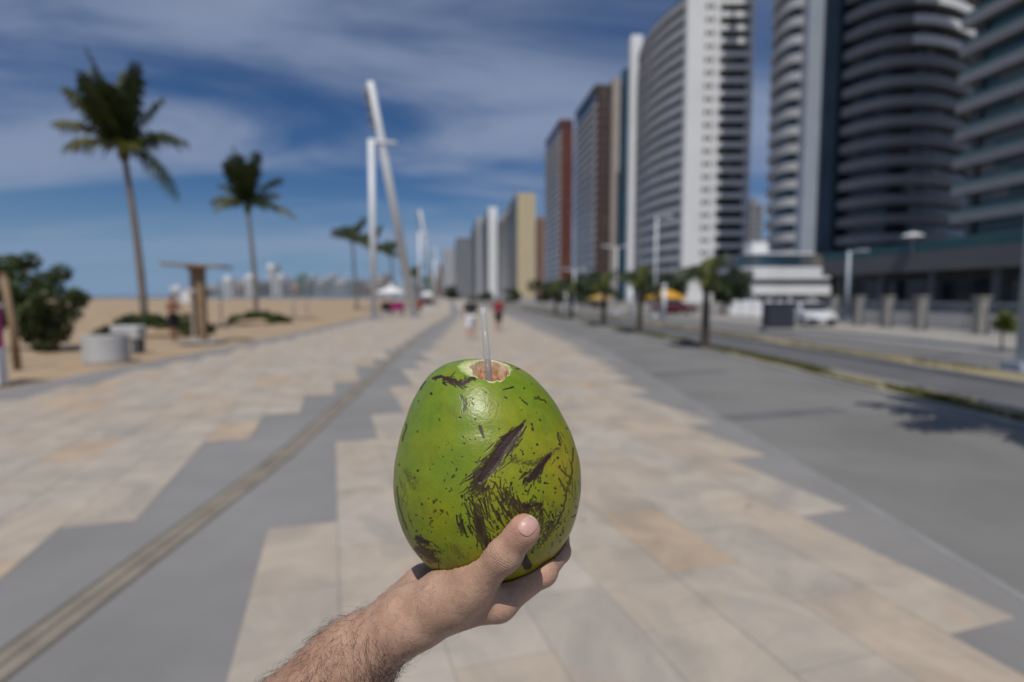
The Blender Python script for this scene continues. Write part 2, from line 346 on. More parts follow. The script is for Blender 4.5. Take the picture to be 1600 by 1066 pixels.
# ------------------------------------------------------------------ implicit surfaces (bodies as one continuous skin)
def smin(a, b, k):
    h = np.clip(0.5 + 0.5 * (b - a) / k, 0, 1)
    return b * (1 - h) + a * h - k * h * (1 - h)
def cone(p, a, b, r1, r2, flat=None):
    a = np.asarray(a, float); b = np.asarray(b, float); ab = b - a
    t = np.clip(((p - a) @ ab) / max(ab @ ab, 1e-9), 0, 1)
    d = p - (a + t[:, None] * ab)
    if flat is not None:
        w, f = flat; w = np.asarray(w, float) / np.linalg.norm(w); c = d @ w
        d = d + ((1 / f - 1) * c)[:, None] * w
    return np.linalg.norm(d, axis=1) - (r1 + (r2 - r1) * t)
def blob(p, c, r):
    r = np.asarray(r, float); q = (p - np.asarray(c, float)) / r; k = np.linalg.norm(q, axis=1)
    return (k - 1) * r.min()
def surface_net(sdf, lo, hi, h):
    lo = np.asarray(lo, float); B = 8
    n = (np.ceil((np.asarray(hi, float) - lo) / h / B).astype(int)) * B
    nb = n // B
    bc = np.stack(np.meshgrid(*[lo[i] + (np.arange(nb[i]) + 0.5) * B * h for i in range(3)], indexing='ij'), -1).reshape(-1, 3)
    bd = sdf(bc).reshape(nb)
    need = np.abs(bd) < B * h * 1.25
    full = np.where(np.repeat(np.repeat(np.repeat(bd, B, 0), B, 1), B, 2) < 0, -1.0, 1.0)
    msk = np.repeat(np.repeat(np.repeat(need, B, 0), B, 1), B, 2)
    idx = np.argwhere(msk); full[msk] = sdf(lo + (idx + 0.5) * h)
    S = full; ins = S < 0
    c = [(0,0,0),(1,0,0),(0,1,0),(1,1,0),(0,0,1),(1,0,1),(0,1,1),(1,1,1)]
    m = n - 1
    cnt = sum(ins[a:a + m[0], b:b + m[1], e:e + m[2]].astype(np.int8) for a, b, e in c)
    act = (cnt > 0) & (cnt < 8)
    ai = np.argwhere(act); vid = -np.ones(m, int); vid[act] = np.arange(len(ai))
    val = [S[ai[:, 0] + a, ai[:, 1] + b, ai[:, 2] + e] for a, b, e in c]
    acc = np.zeros((len(ai), 3)); k = np.zeros(len(ai))
    for p in range(8):
        for q in range(p + 1, 8):
            if sum(abs(c[p][i] - c[q][i]) for i in range(3)) != 1: continue
            x = (val[p] < 0) != (val[q] < 0); den = np.where(x, val[p] - val[q], 1); t = val[p] / den
            pos = np.array(c[p]) + t[:, None] * (np.array(c[q]) - np.array(c[p]))
            acc[x] += pos[x]; k += x
    V = lo + (ai + acc / k[:, None] + 0.5) * h
    Q = []
    for ax in range(3):
        b1, b2 = (ax + 1) % 3, (ax + 2) % 3
        sl0 = [slice(None)] * 3; sl1 = [slice(None)] * 3; sl0[ax] = slice(0, -1); sl1[ax] = slice(1, None)
        A, Bn = ins[tuple(sl0)], ins[tuple(sl1)]
        for flip in (0, 1):
            e = np.argwhere((A & ~Bn) if not flip else (~A & Bn))
            if not len(e): continue
            ok = (e[:, b1] > 0) & (e[:, b2] > 0) & np.all(e < m, axis=1); e = e[ok]
            def cell(i, j):
                x = e.copy(); x[:, b1] -= i; x[:, b2] -= j; return vid[x[:, 0], x[:, 1], x[:, 2]]
            q = np.stack([cell(1, 1), cell(0, 1), cell(0, 0), cell(1, 0)], 1)
            Q.append(q if not flip else q[:, ::-1])
    Q = np.concatenate(Q); Q = Q[(Q >= 0).all(1)]
    return V, Q

def hash2(ix, iy, s):
    h = (ix * 374761393 + iy * 668265263 + s * 1442695041) & 0xffffffff
    h = ((h ^ (h >> 13)) * 1274126177) & 0xffffffff
    return ((h ^ (h >> 16)) & 0xffff) / 65535.0
def vnoise(x, y, s=0):
    ix = np.floor(x).astype(np.int64); iy = np.floor(y).astype(np.int64); fx = x - ix; fy = y - iy
    fx = fx * fx * (3 - 2 * fx); fy = fy * fy * (3 - 2 * fy)
    a = hash2(ix, iy, s); b = hash2(ix + 1, iy, s); c = hash2(ix, iy + 1, s); d = hash2(ix + 1, iy + 1, s)
    return a + (b - a) * fx + (c - a) * fy + (a - b - c + d) * fx * fy
def fbm(x, y, s=0, o=3):
    r = 0; a = 0.5; t = 0
    for i in range(o): r = r + a * vnoise(x * 2 ** i, y * 2 ** i, s + i); t += a; a *= 0.55
    return r / t


# ------------------------------------------------------------------ buildings
glass_d = mat('dark_window_glass', (0.018, 0.026, 0.036), 0.12, 0.3, 0.3, spec=0.6)
glass_t = mat('teal_window_glass', (0.012, 0.05, 0.06), 0.12, 0.3, 0.3, spec=0.6)
glass_b = mat('blue_window_glass', (0.03, 0.06, 0.09), 0.12, 0.3, 0.2, spec=0.6)
conc_l = mat('light_grey_facade', (0.40, 0.41, 0.43), 0.7, 0.12, 0.3, rand=0.08)
conc_m = mat('mid_grey_facade', (0.235, 0.245, 0.265), 0.7, 0.14, 0.3, rand=0.10)
conc_d = mat('charcoal_facade', (0.10, 0.105, 0.12), 0.7, 0.1, 0.3)
white_f = mat('white_facade', (0.74, 0.75, 0.76), 0.6, 0.05, 0.2)
cream_f = mat('cream_facade', (0.50, 0.42, 0.27), 0.8, 0.06, 0.2)
beige_f = mat('beige_facade', (0.36, 0.32, 0.29), 0.8, 0.08, 0.2)
brown_f = mat('brown_facade', (0.085, 0.06, 0.05), 0.8, 0.12, 0.3)
red_f = mat('red_brown_facade', (0.155, 0.05, 0.032), 0.8, 0.12, 0.3)
navy_f = mat('navy_cladding', (0.012, 0.024, 0.045), 0.35, 0.15, 0.2)
steel_f = mat('pale_blue_cladding', (0.33, 0.37, 0.43), 0.5, 0.08, 0.2)
def curtains(m):                                           # rooms behind the glass: blinds and curtains differ from bay to bay
    t = m.node_tree; L = t.links.new; b = t.nodes['Principled BSDF']; src = b.inputs['Base Color'].links[0].from_socket
    g_ = N(t, 'ShaderNodeNewGeometry'); sx = N(t, 'ShaderNodeSeparateXYZ'); L(g_.outputs['Position'], sx.inputs[0])
    ad = N(t, 'ShaderNodeMath', operation='ADD'); L(sx.outputs['X'], ad.inputs[0]); L(sx.outputs['Y'], ad.inputs[1])
    f1 = N(t, 'ShaderNodeMath', operation='SNAP'); L(ad.outputs[0], f1.inputs[0]); f1.inputs[1].default_value = 1.7
    f2 = N(t, 'ShaderNodeMath', operation='SNAP'); L(sx.outputs['Z'], f2.inputs[0]); f2.inputs[1].default_value = 3.2
    cb = N(t, 'ShaderNodeCombineXYZ'); L(f1.outputs[0], cb.inputs[0]); L(f2.outputs[0], cb.inputs[1])
    wn = N(t, 'ShaderNodeTexWhiteNoise', noise_dimensions='3D'); L(cb.outputs[0], wn.inputs['Vector'])
    rp = N(t, 'ShaderNodeValToRGB'); rp.color_ramp.interpolation = 'CONSTANT'; E = rp.color_ramp.elements; E[0].color = (0, 0, 0, 1); E[1].position = .62; E[1].color = (.25, .25, .25, 1); e = E.new(.8); e.color = (.5, .5, .5, 1); e = E.new(.93); e.color = (1, 1, 1, 1)
    L(wn.outputs['Value'], rp.inputs[0]); mx = N(t, 'ShaderNodeMix', data_type='RGBA'); L(rp.outputs[0], mx.inputs['Factor']); L(src, mx.inputs['A']); mx.inputs['B'].default_value = (.16, .155, .14, 1); L(mx.outputs['Result'], b.inputs['Base Color'])
for m_ in (glass_d, glass_t, glass_b): curtains(m_)
AL = Vector((-0.11, 0.994)).normalized(); OUT = Vector((-AL.y, AL.x))      # along the street, towards the sea
def WL(d, k=62): return k - 0.11 * d
def rel(pts, o): return [(p[0] - o[0], p[1] - o[1]) for p in pts]
def offset_poly(pts, d):
    n = len(pts); A = sum(pts[i][0] * pts[(i + 1) % n][1] - pts[(i + 1) % n][0] * pts[i][1] for i in range(n))
    s = 1 if A > 0 else -1; out = []
    for i in range(n):
        p0, p1, p2 = Vector(pts[i - 1]), Vector(pts[i]), Vector(pts[(i + 1) % n])
        e1 = (p1 - p0).normalized(); e2 = (p2 - p1).normalized(); n1 = Vector((e1.y, -e1.x)) * s; n2 = Vector((e2.y, -e2.x)) * s
        b = n1 + n2; b = b / max(0.35, b.length_squared) * 2 if b.length > 1e-6 else n1
        out.append(tuple(p1 + b * d))
    return out
def arc(a, m, b, n=14):                                    # smooth curve a -> b bulging through m
    a, m, b = Vector(a), Vector(m), Vector(b); c = 2 * m - (a + b) / 2
    return [tuple(a * (1 - t) ** 2 + 2 * c * t * (1 - t) + b * t * t) for t in np.linspace(0, 1, n)]
def floors(parent, pts, z0, n, fh, h, m, name='floor_band', out=0.0, dz=0.0):
    q = offset_poly(pts, out) if out else pts; me = None
    for k in range(n):
        if me is None: o = MB().prism(q, 0, h).build(name, m, parent); me = o.data
        else: o = link(name, me, None, parent)
        o.location = (0, 0, z0 + k * fh + dz)
def box_b(name, m, parent, x0, x1, y0, y1, z0, z1): return MB().box(((x0 + x1) / 2, (y0 + y1) / 2, (z0 + z1) / 2), (x1 - x0, y1 - y0, z1 - z0)).build(name, m, parent)
def quad_pts(near, wid, dep):                              # near = sea-side near corner; returns a footprint aligned with the street
    a = Vector(near); return [tuple(a), tuple(a - OUT * wid), tuple(a - OUT * wid + AL * dep), tuple(a + AL * dep)]

def tower_wing():                                          # far right, teal glass and grey balcony slabs
    o = (60, 55); t = thing('apartment_tower', 'dark tower of teal glass and grey balcony slabs filling the right edge', 'building', (*o, 0))
    near = Vector((WL(44), 44)); fp = rel(quad_pts(near, 8, 25.3), o)
    MB().prism(fp, 0, 124).build('wall', glass_t, t)
    floors(t, fp, 7.2, 35, 3.25, 1.05, conc_m, 'balcony_band', 1.1)
    floors(t, fp, 7.2 + 1.06, 35, 3.25, 0.5, mat('balcony_glass', (0.05, 0.13, 0.14), 0.1, 0.1, 0.3, spec=0.6), 'balcony_rail', 0.95)
    for k in range(4):
        p = Vector(fp[0]) + AL * (0.8 + k * 7.8)
        MB().box((p.x + 0.05, p.y, 65), (0.9, 0.35, 118), math.atan2(AL.y, AL.x) + math.pi / 2).build('party_wall', conc_d, t)
    w = rel(quad_pts(near - OUT * 8.02 + AL * 3, 22, 22), o)  # unseen wing added, its height chosen for the shadow on the round tower
    MB().prism(w, 0, 96).build('shading_wing', glass_d, t)
    floors(t, w, 7.2, 27, 3.25, 1.0, conc_m, 'shading_wing_band', 0.5)
    MB().prism(fp, 124, 126).build('roof', conc_d, t)
tower_wing()

def tower_round():                                         # rounded twin bays with a central spine
    o = (62, 106); t = thing('apartment_tower', 'grey tower with rounded balcony bays and a navy central spine', 'building', (*o, 0))
    fb = rel(arc((57.2, 107.5), (66.0, 96.2), (86, 106.5), 22) + [(86, 124), (57, 124)], o)
    MB().prism(offset_poly(fb, -1.2), 0, 144).build('wall', glass_d, t)
    floors(t, fb, 7.5, 42, 3.2, 1.45, conc_m, 'balcony_band')
    fc = rel(arc((50.5, 115.0), (50.3, 107.4), (54.0, 106.9), 12) + [(54.0, 118), (52.2, 118)], o)
    MB().prism(offset_poly(fc, -0.8), 0, 142).build('corner_bay_wall', glass_b, t)
    floors(t, fc, 8.6, 41, 3.2, 1.5, conc_l, 'corner_balcony')
    box_b('spine', steel_f, t, 52.3 - o[0], 54.9 - o[0], 104.2 - o[1], 107.5 - o[1], 8, 150)
    box_b('dark_spine', navy_f, t, 54.9 - o[0], 58.6 - o[0], 103.4 - o[1], 108 - o[1], 5, 148)
    MB().prism(rel([(55, 109), (77, 109), (77, 122), (56, 122)], o), 144, 147).build('roof', conc_d, t)
    # added white parapets paint the sunlit patch onto the upper right balconies
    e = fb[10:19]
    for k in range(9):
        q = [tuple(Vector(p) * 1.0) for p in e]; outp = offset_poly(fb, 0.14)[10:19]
        MB().prism(outp + q[::-1], 0, 1.35).build('sunlit_patch_parapet', white_f, t).location = (0, 0, 7.5 + (11 + k) * 3.2 - 0.05)
tower_round()

def terrace():                                             # low white curved terraces at the tower's foot
    o = (44, 92); t = thing('terrace_building', 'low white building with three stacked curved terraces beside the round tower', 'building', (*o, 0))
    fp = rel(arc((36.3, 97), (37.0, 90.2), (43, 89.5), 10) + [(49.8, 89.3), (51, 103), (37.5, 104)], o)
    MB().prism(offset_poly(fp, -1.0), 0, 8.2).build('wall', glass_b, t)
    for z, h, s in ((1.9, 1.5, 0), (4.3, 1.9, -0.1), (7.3, 1.3, -1.9)):
        MB().prism(offset_poly(fp, s) if s else fp, z, z + h).build('terrace_parapet', white_f, t)
    for k in range(5): box_b('column', white_f, t, -6.2 + k * 2.9, -5.9 + k * 2.9, -2.2, -1.9, 0, 1.9)
    box_b('roof_block', white_f, t, -5.2, -2.6, 1, 4, 8.2, 10.4)
terrace()

def podium():                                              # long shaded canopy in front of the towers
    o = (46, 58); t = thing('podium_building', 'long low podium with a deep grey canopy over a dark recessed ground floor', 'building', (*o, 0))
    n0 = Vector((50 - 0.11 * 30, 30)); L_ = 47
    def qp(a, b, d0, d1): return rel([tuple(n0 + AL * d0 - OUT * a), tuple(n0 + AL * d0 - OUT * b), tuple(n0 + AL * d1 - OUT * b), tuple(n0 + AL * d1 - OUT * a)], o)
    MB().prism(qp(0, 15, 0, L_), 4.35, 6.35).build('canopy', mat('canopy_concrete', (0.12, 0.12, 0.13), 0.8, 0.1, 0.4), t)
    MB().prism(qp(0.15, 0.22, 0.2, L_ - .2), 6.352, 7.35).build('glass_rail', mat('teal_rail_glass', (0.02, 0.075, 0.08), 0.1, 0.1, 0.3, spec=0.5), t)
    MB().prism(qp(6, 15, 0, L_), -0.02, 4.34).build('wall', conc_d, t)
    MB().prism(qp(5.8, 5.98, 1, L_ - 1), 0.3, 3.6).build('shopfront_glass', glass_d, t)
    for k in range(7):
        MB().prism(qp(1.2, 2.1, 1.5 + k * 7.2, 2.4 + k * 7.2), -0.02, 4.34).build('column', conc_d, t)
    box_b('wall_sign', mat('dim_red_sign', (0.12, 0.03, 0.04), 0.6), t, 2.2, 3.2, -27.6, -27.5, 2.4, 3.6)
    b = MB(); 
    for k in range(7): a = k / 6; b.v.append((0, 0, 0))
    lp = thing('terrace_parasol', 'small white parasol open on top of the grey podium', 'parasol', (43.2, 62, 6.352))
    MB().tube([(0, 0, 0), (0, 0, 2.3)], 0.04, 8).build('pole', WHITE, lp); MB().lathe([(1.1, 1.75), (1.08, 1.8), (0.7, 2.0), (0.1, 2.15)], seg=10).build('canopy', WHITE, lp)
podium()

def tower_white():
    o = (48, 170); t = thing('apartment_tower', 'tall white tower with a curved ribbon-window front and a blank white end wall', 'building', (*o, 0))
    H = 84
    a0 = Vector((45.2, 155)); a1 = Vector((41.2, 193)); bul = (a0 + a1) / 2 + OUT * 2.8
    fp = rel(arc(a0, bul, a1, 20) + [(52, 194), (53, 156)], o)
    MB().prism(offset_poly(fp, -0.7), 0, H - 4).build('wall', glass_b, t)
    floors(t, fp, 4.5, 23, 3.3, 1.65, conc_l, 'spandrel_band')
    box_b('crown', conc_l, t, -2, 4.5, -12, 22, H - 4, H - 1)
    # white end wall with small windows, facing the camera
    box_b('end_wall', white_f, t, 45.2 - o[0], 53.6 - o[0], 152.4 - o[1], 154.9 - o[1], 0, H + 1.5)
    me = None
    for k in range(23):
        for x in (50.3, 51.7):
            if me is None: w = MB().box((0, 0, 0), (0.75, 0.2, 1.1)).build('window', glass_d, t); me = w.data
            else: w = link('window', me, None, t)
            w.location = (x - o[0], 152.35 - o[1], 6.5 + k * 3.3)
    # balcony bay to the right
    bay = rel([(53.62, 153.6), (62.4, 153.6), (62.6, 175), (53.62, 175)], o)
    MB().prism(offset_poly(bay, -0.9), 0, H - 3).build('bay_wall', glass_d, t)
    floors(t, bay, 4.5, 24, 3.3, 1.35, white_f, 'balcony')
    box_b('bay_corner', white_f, t, 62.3 - o[0], 62.9 - o[0], 153.5 - o[1], 156 - o[1], 0, H)
    box_b('bay_crown', white_f, t, 53.62 - o[0], 62.9 - o[0], 153.45 - o[1], 175.2 - o[1], H - 2, H + 1)
    # far fin and the blue glass slip behind it
    box_b('fin', white_f, t, 39.4 - o[0], 43.2 - o[0], 195 - o[1], 199 - o[1], 0, H + 3.5)
    box_b('glass_slip', mat('petrol_glass', (0.012, 0.06, 0.10), 0.15, 0.2, 0.2, spec=0.6), t, 38.0 - o[0], 42 - o[0], 201 - o[1], 206 - o[1], 0, H - 5)
tower_white()

def slab_tower(label, corner_px, right_px, far_px, top, d, side_m, side_band, face_m, face_kind, fh=3.1, group=None, cat='building', k=62, sideglass=None, topcut=0.0):
    # corner_px: the near sea-side corner; right_px: right end of the camera-facing wall; far_px: far end of the sea front
    x0 = XAT(corner_px, d); x1 = XAT(right_px, d); H = ZAT(top, d)
    tf = (far_px - 800) / F
    # walk along the street until the far corner is seen at far_px
    s = (tf * d - x0) / (AL.x - tf * AL.y); dep = max(10, min(s, 260))
    o = ((x0 + x1) / 2, d); t = thing('apartment_tower', label, cat, (*o, 0), group)
    wid = x1 - x0
    a = Vector((x0, d)); fp = rel([tuple(a), tuple(a + Vector((wid, 0))), tuple(a + Vector((wid, 0)) + AL * dep), tuple(a + AL * dep)], o)
    n = int((H - 6) / fh)
    MB().prism(offset_poly(fp, -0.5), 0, H).build('wall', sideglass or glass_d, t)
    # sea front: floor bands
    q = [fp[0], tuple(Vector(fp[0]) + Vector((1.2, 0))), tuple(Vector(fp[3]) + Vector((1.2, 0))), fp[3]]
    floors(t, q, 4.5, n, fh, side_band, side_m, 'floor_band')
    # camera-facing wall
    if face_kind == 'blank':
        MB().prism([(fp[0][0] + 1.25, fp[0][1] - .25), (fp[1][0], fp[1][1] - .25), (fp[1][0], fp[1][1] + 2), (fp[0][0] + 1.25, fp[0][1] + 2)], 0, H + 1).build('end_wall', face_m, t)
        for u in (0.33, 0.66):
            xx = fp[0][0] + 1.25 + (wid - 1.25) * u; box_b('pilaster', face_m, t, xx - .35, xx + .35, fp[0][1] - .8, fp[0][1] - .252, 0, H + 1)
    else:
        npier = max(3, int(wid / 2.4))
        for i in range(npier + 1):
            xx = fp[0][0] + 1.25 + (wid - 1.6) * i / npier; box_b('pier', face_m, t, xx - .42, xx + .42, fp[0][1] - .3, fp[0][1] + .48, 0, H + .5)
        floors(t, [(fp[0][0] + 1.3, fp[0][1] - .1), (fp[1][0] - .1, fp[1][1] - .1), (fp[1][0] - .1, fp[1][1] + .45), (fp[0][0] + 1.3, fp[0][1] + .45)], 4.5, n, fh, 1.35, face_m, 'spandrel')
    MB().prism(offset_poly(fp, -0.2), H, H + 1.2).build('roof', face_m, t)
    box_b('roof_tank', face_m, t, -wid * .22, wid * .2, dep * .3, dep * .6, H + 1.2, H + 5)
    return t, fp, H, o
tE, fE, HE, oE = slab_tower('tall brown gridded tower with a beige rear block, left of the white tower', 925, 951, 895, 148, 222, conc_l, 1.5, brown_f, 'grid')
x0, x1 = XAT(951, 224) - oE[0], XAT(977, 224) - oE[0]
box_b('beige_block', beige_f, tE, x0 + .1, x1, 0.5, 24, 0, ZAT(136, 224))
slab_tower('red-brown tower with a pale balcony front, standing left of the brown tower', 872, 893, 850, 198, 292, conc_l, 1.7, red_f, 'grid')
slab_tower('cream tower with a blank ribbed end wall and dark balcony front', 806, 836, 777, 307, 470, mat('taupe_facade', (0.22, 0.20, 0.17), 0.8), 1.3, cream_f, 'blank', 3.3)
slab_tower('slim white tower beside the cream tower in the receding row', 762, 777, 748, 328, 640, conc_m, 1.5, white_f, 'blank', 3.6)
slab_tower('narrow pale grey tower left of the slim white one', 744, 760, 735, 343, 760, conc_m, 1.5, conc_l, 'blank', 3.8)
slab_tower('broad grey block of even floor bands with a white top', 713, 742, 702, 374, 860, conc_m, 1.7, mat('grid_grey', (0.32, 0.33, 0.36), 0.7), 'grid', 4.0)
slab_tower('small white block at the far end of the tower row', 693, 712, 686, 392, 1000, conc_m, 1.6, conc_l, 'blank', 4)
slab_tower('low rust-coloured block far down the street behind the white block', 684, 692, 680, 418, 1150, conc_m, 1.6, red_f, 'blank', 4)
slab_tower('terracotta tower half hidden between the cream and red-brown towers', 838, 850, 836, 345, 560, conc_m, 1.5, mat('terracotta_facade', (0.32, 0.17, 0.11), 0.8), 'grid', 3.3)
slab_tower('grey block seen far off in the gap beside the white tower', 1166, 1186, 1160, 325, 330, conc_m, 1.4, conc_m, 'grid', 3.1)
slab_tower('pale lower block behind the gap right of the white tower', 1160, 1176, 1155, 380, 420, conc_m, 1.4, beige_f, 'blank', 3.1)

# skyline across the bay
def skyline():
    rs = random.Random(5); px = 268.0; k = 0
    cols = [white_f, conc_l, conc_m, beige_f, conc_l, mat('pale_blue_wall', (0.36, 0.42, 0.46), 0.7), mat('pink_wall', (0.36, 0.27, 0.24), 0.8), mat('green_grey_wall', (0.18, 0.27, 0.25), 0.7)]
    cn = ['white', 'pale grey', 'mid grey', 'beige', 'light grey', 'pale blue', 'dusty pink', 'grey-green']
    where = ['behind the wooden shower', 'left of the second palm', 'around the second palm', 'right of the second palm', 'left of the far palms', 'behind the far palms', 'behind the light masts', 'near the street end']
    used = set(); nth = ['', 'second ', 'third ', 'fourth ', 'fifth ', 'sixth ']
    while px < 682:
        d = rs.uniform(1650, 2300); w = rs.uniform(8, 17); h = rs.uniform(15, 34) if px > 330 else rs.uniform(4, 16)
        if 415 < px < 432: h = 48
        i = rs.randrange(len(cols)); wm = w * d / F; H = CAMZ + h / F * d
        sz = 'short' if h < 19 else ('tall' if h > 28 else 'medium')
        for q in nth:
            lab = f'{q}{sz} {cn[i]} tower on the far skyline {where[min(7, int((px - 268) / 52))]}' 
            if lab not in used: break
        used.add(lab)
        t = thing('skyline_tower', lab, 'building', (XAT(px + w / 2, d), d, -0.5), 'towers on the skyline across the bay')
        MB().box((0, 10, H / 2), (wm, 20, H)).build('wall', cols[i], t)
        MB().box((wm * rs.uniform(-.2, .2), 10, H + 3), (wm * .4, 8, 6)).build('roof_block', cols[i], t)
        nb = max(2, int(H / 14)); me = None
        for b in range(nb):
            if me is None: q = MB().box((0, -0.4, 0), (wm * .86, 1.0, 5.5)).build('window_row', glass_b, t); me = q.data
            else: q = link('window_row', me, None, t)
            q.location = (0, 0, 8 + b * (H - 12) / nb)
        px += w * rs.uniform(0.6, 0.95); k += 1
    tag(MB().prism([(-1500, 1600), (-120, 1500), (-100, 2600), (-1500, 2600)], -0.54, -0.3).build('far_shore', gm), kind='structure')
skyline()

# ------------------------------------------------------------------ vegetation
palm_g = [leafmat('palm_leaf_dark', (0.016, 0.030, 0.009), (0.045, 0.07, 0.014)), leafmat('palm_leaf_olive', (0.045, 0.06, 0.010), (0.13, 0.135, 0.02))]
bush_g = leafmat('bush_leaf', (0.014, 0.030, 0.009), (0.07, 0.10, 0.016))
tree_g = leafmat('tree_leaf', (0.012, 0.026, 0.010), (0.04, 0.06, 0.016))
lime_g = leafmat('lime_leaf', (0.07, 0.10, 0.01), (0.22, 0.25, 0.03))
bark = mat('palm_bark', (0.19, 0.16, 0.135), 0.9, 0.25, 2.5, bump=0.6, bscale=12)
bark_d = mat('dark_bark', (0.075, 0.06, 0.045), 0.9, 0.3, 3, bump=0.6, bscale=14)
wood = mat('weathered_wood', (0.24, 0.165, 0.10), 0.85, 0.25, 3, bump=0.4)
def frond(m, b, tip, sag, ll, nl, rs, roll=0.0):
    b = Vector(b); tip = Vector(tip); c = (b + tip) / 2 + Vector((0, 0, sag)); L_ = (tip - b).length
    def P(t): return b * (1 - t) ** 2 + c * 2 * t * (1 - t) + tip * t * t
    path = [P(t) for t in np.linspace(0, 1, 7)]
    m.tube(path, [0.035 * L_ / 3, 0.03 * L_ / 3, 0.024 * L_ / 3, .018 * L_ / 3, .013 * L_ / 3, .008 * L_ / 3, .003], 4, False)
    for i in range(nl):
        t = 0.12 + 0.88 * i / (nl - 1); p = P(t); tg = (P(min(1, t + .02)) - P(t - .02)).normalized()
        sd = tg.cross(Vector((0, 0, 1))); sd = sd.normalized() if sd.length > .05 else Vector((1, 0, 0))
        upv = sd.cross(tg); l = ll * (0.35 + 0.65 * math.sin(math.pi * min(1, t * .85 + .12))) * rs.uniform(.8, 1.15)
        for s in (-1, 1):
            d = (sd * s * rs.uniform(.65, .95) + tg * rs.uniform(.5, .8) + upv * rs.uniform(-.1, .3)).normalized()
            q = p + d * l * .5 - Vector((0, 0, .06 * l)); e = p + d * l + Vector((0, 0, -.6 * l * rs.uniform(.5, 1.4))); w = 0.045 * (0.6 + l)
            wv = tg * w
            m.add([p - wv * .6, p + wv * .6, q + wv, q - wv, e], [(0, 1, 2, 3), (3, 2, 4)])
def palm(label, base, crown, tips, scale, group, seed, ll=0.8, nl=34, r0=.17, olive=(2, 5, 8), tm=bark, lean=(0, 0)):
    rs = random.Random(seed); t = thing('palm_tree', label, 'palm tree', base, group)
    cx = Vector(crown) - Vector(base); path = []; rad = []
    for k in range(15):
        u = k / 14; path.append((cx.x * u ** 1.15 + lean[0] * math.sin(math.pi * u), cx.y * u + lean[1] * math.sin(math.pi * u), cx.z * u - .1 * (1 - u))); rad.append((r0 * (1.35 if k == 0 else 1.0 - .38 * u)) * (1 + .05 * (k % 2)))
    MB().tube(path, rad, 10).build('trunk', tm, t, True)
    for i, tp in enumerate(tips):
        m = MB(); tipv = Vector(tp[:3]) * scale; sg = (tp[3] if len(tp) > 3 else .35) * scale
        frond(m, (0, 0, 0), tipv, sg, ll, nl, rs); f = m.build('frond', palm_g[1 if i in olive else 0], t); f.location = cx
    hub = MB().lathe([(.02, -.5), (r0 * 1.1, -.3), (r0 * 1.5, 0), (r0 * .8, .3), (.02, .5)], seg=8).build('crown_shaft', palm_g[1], t, True); hub.location = cx
    return t
# big coconut palm, wind from the right
d = 28; B = Vector((XAT(226, d), d, -0.05)); Cn = (XAT(207, d), d, ZAT(245, d))
def tp(px, py, d, o, y=0): return ((px - o[0]) * d / F, y, (o[1] - py) * d / F)
o1 = (207, 245)
T1 = [tp(122, 146, d, o1, .3) + (.7,), tp(124, 206, d, o1, -.6) + (.9,), tp(146, 243, d, o1, -1.0) + (.8,), tp(150, 112, d, o1, .9) + (.5,), tp(172, 100, d, o1, -.5) + (.4,), tp(190, 112, d, o1, 1.3) + (.4,), tp(215, 118, d, o1, .8) + (.3,), tp(245, 122, d, o1, -.6) + (.4,), tp(250, 155, d, o1, 1.0) + (.5,), tp(295, 225, d, o1, .2) + (1.0,), tp(291, 313, d, o1, -.3) + (1.6,), tp(252, 250, d, o1, -1.4) + (.8,), tp(160, 170, d, o1, -1.4) + (.4,), tp(225, 165, d, o1, -1.6) + (.4,), tp(195, 150, d, o1, -1.9) + (.4,), tp(180, 190, d, o1, 2.2) + (.5,), tp(235, 205, d, o1, 1.9) + (.6,), tp(185, 140, d, o1, .2) + (.2,), tp(205, 165, d, o1, -2.2) + (.3,)]
palm('tall wind-blown coconut palm nearest the left edge, rising from a green mound', B, Cn, T1, 1.0, 'coconut palms on the beach', 1, 1.0, 42, .19, (1, 2, 11, 12), lean=(.1, 0))
d = 41; B = Vector((XAT(401, d), d, -0.05)); o2 = (393, 328); Cn = (XAT(393, d), d, ZAT(328, d))
T2 = [tp(346, 319, d, o2, -.5) + (.9,), tp(352, 292, d, o2, .3) + (.7,), tp(366, 246, d, o2, .5) + (.4,), tp(380, 240, d, o2, -.5) + (.3,), tp(398, 240, d, o2, .8) + (.3,), tp(417, 248, d, o2, -.4) + (.4,), tp(442, 282, d, o2, .3) + (.7,), tp(467, 342, d, o2, -.3) + (1.2,), tp(445, 330, d, o2, -1.2) + (.9,), tp(360, 330, d, o2, -1.2) + (.8,), tp(385, 265, d, o2, -1.8) + (.4,), tp(410, 270, d, o2, -1.8) + (.5,), tp(375, 290, d, o2, 2) + (.6,), tp(420, 300, d, o2, 2) + (.7,), tp(395, 255, d, o2, -1) + (.2,), tp(372, 268, d, o2, -1.2) + (.3,)]
palm('slender coconut palm second from the left, with two long side fronds', B, Cn, T2, 1.0, 'coconut palms on the beach', 2, .95, 40, .18, (0, 7, 9, 13), lean=(.08, 0))
def random_tips(n, rs, L=2.8, lo=-.5, hi=1.2):
    r_ = []
    for i in range(n):
        a = 2.399 * i + rs.uniform(-.2, .2); e = lo + (hi - lo) * ((i * 0.618) % 1); l = L * rs.uniform(.8, 1.1)
        r_.append((l * math.cos(a) * math.cos(e), l * math.sin(a) * math.cos(e), l * math.sin(e), .35 * L * max(.1, math.cos(e)) * .8))
    return r_
rs = random.Random(3)
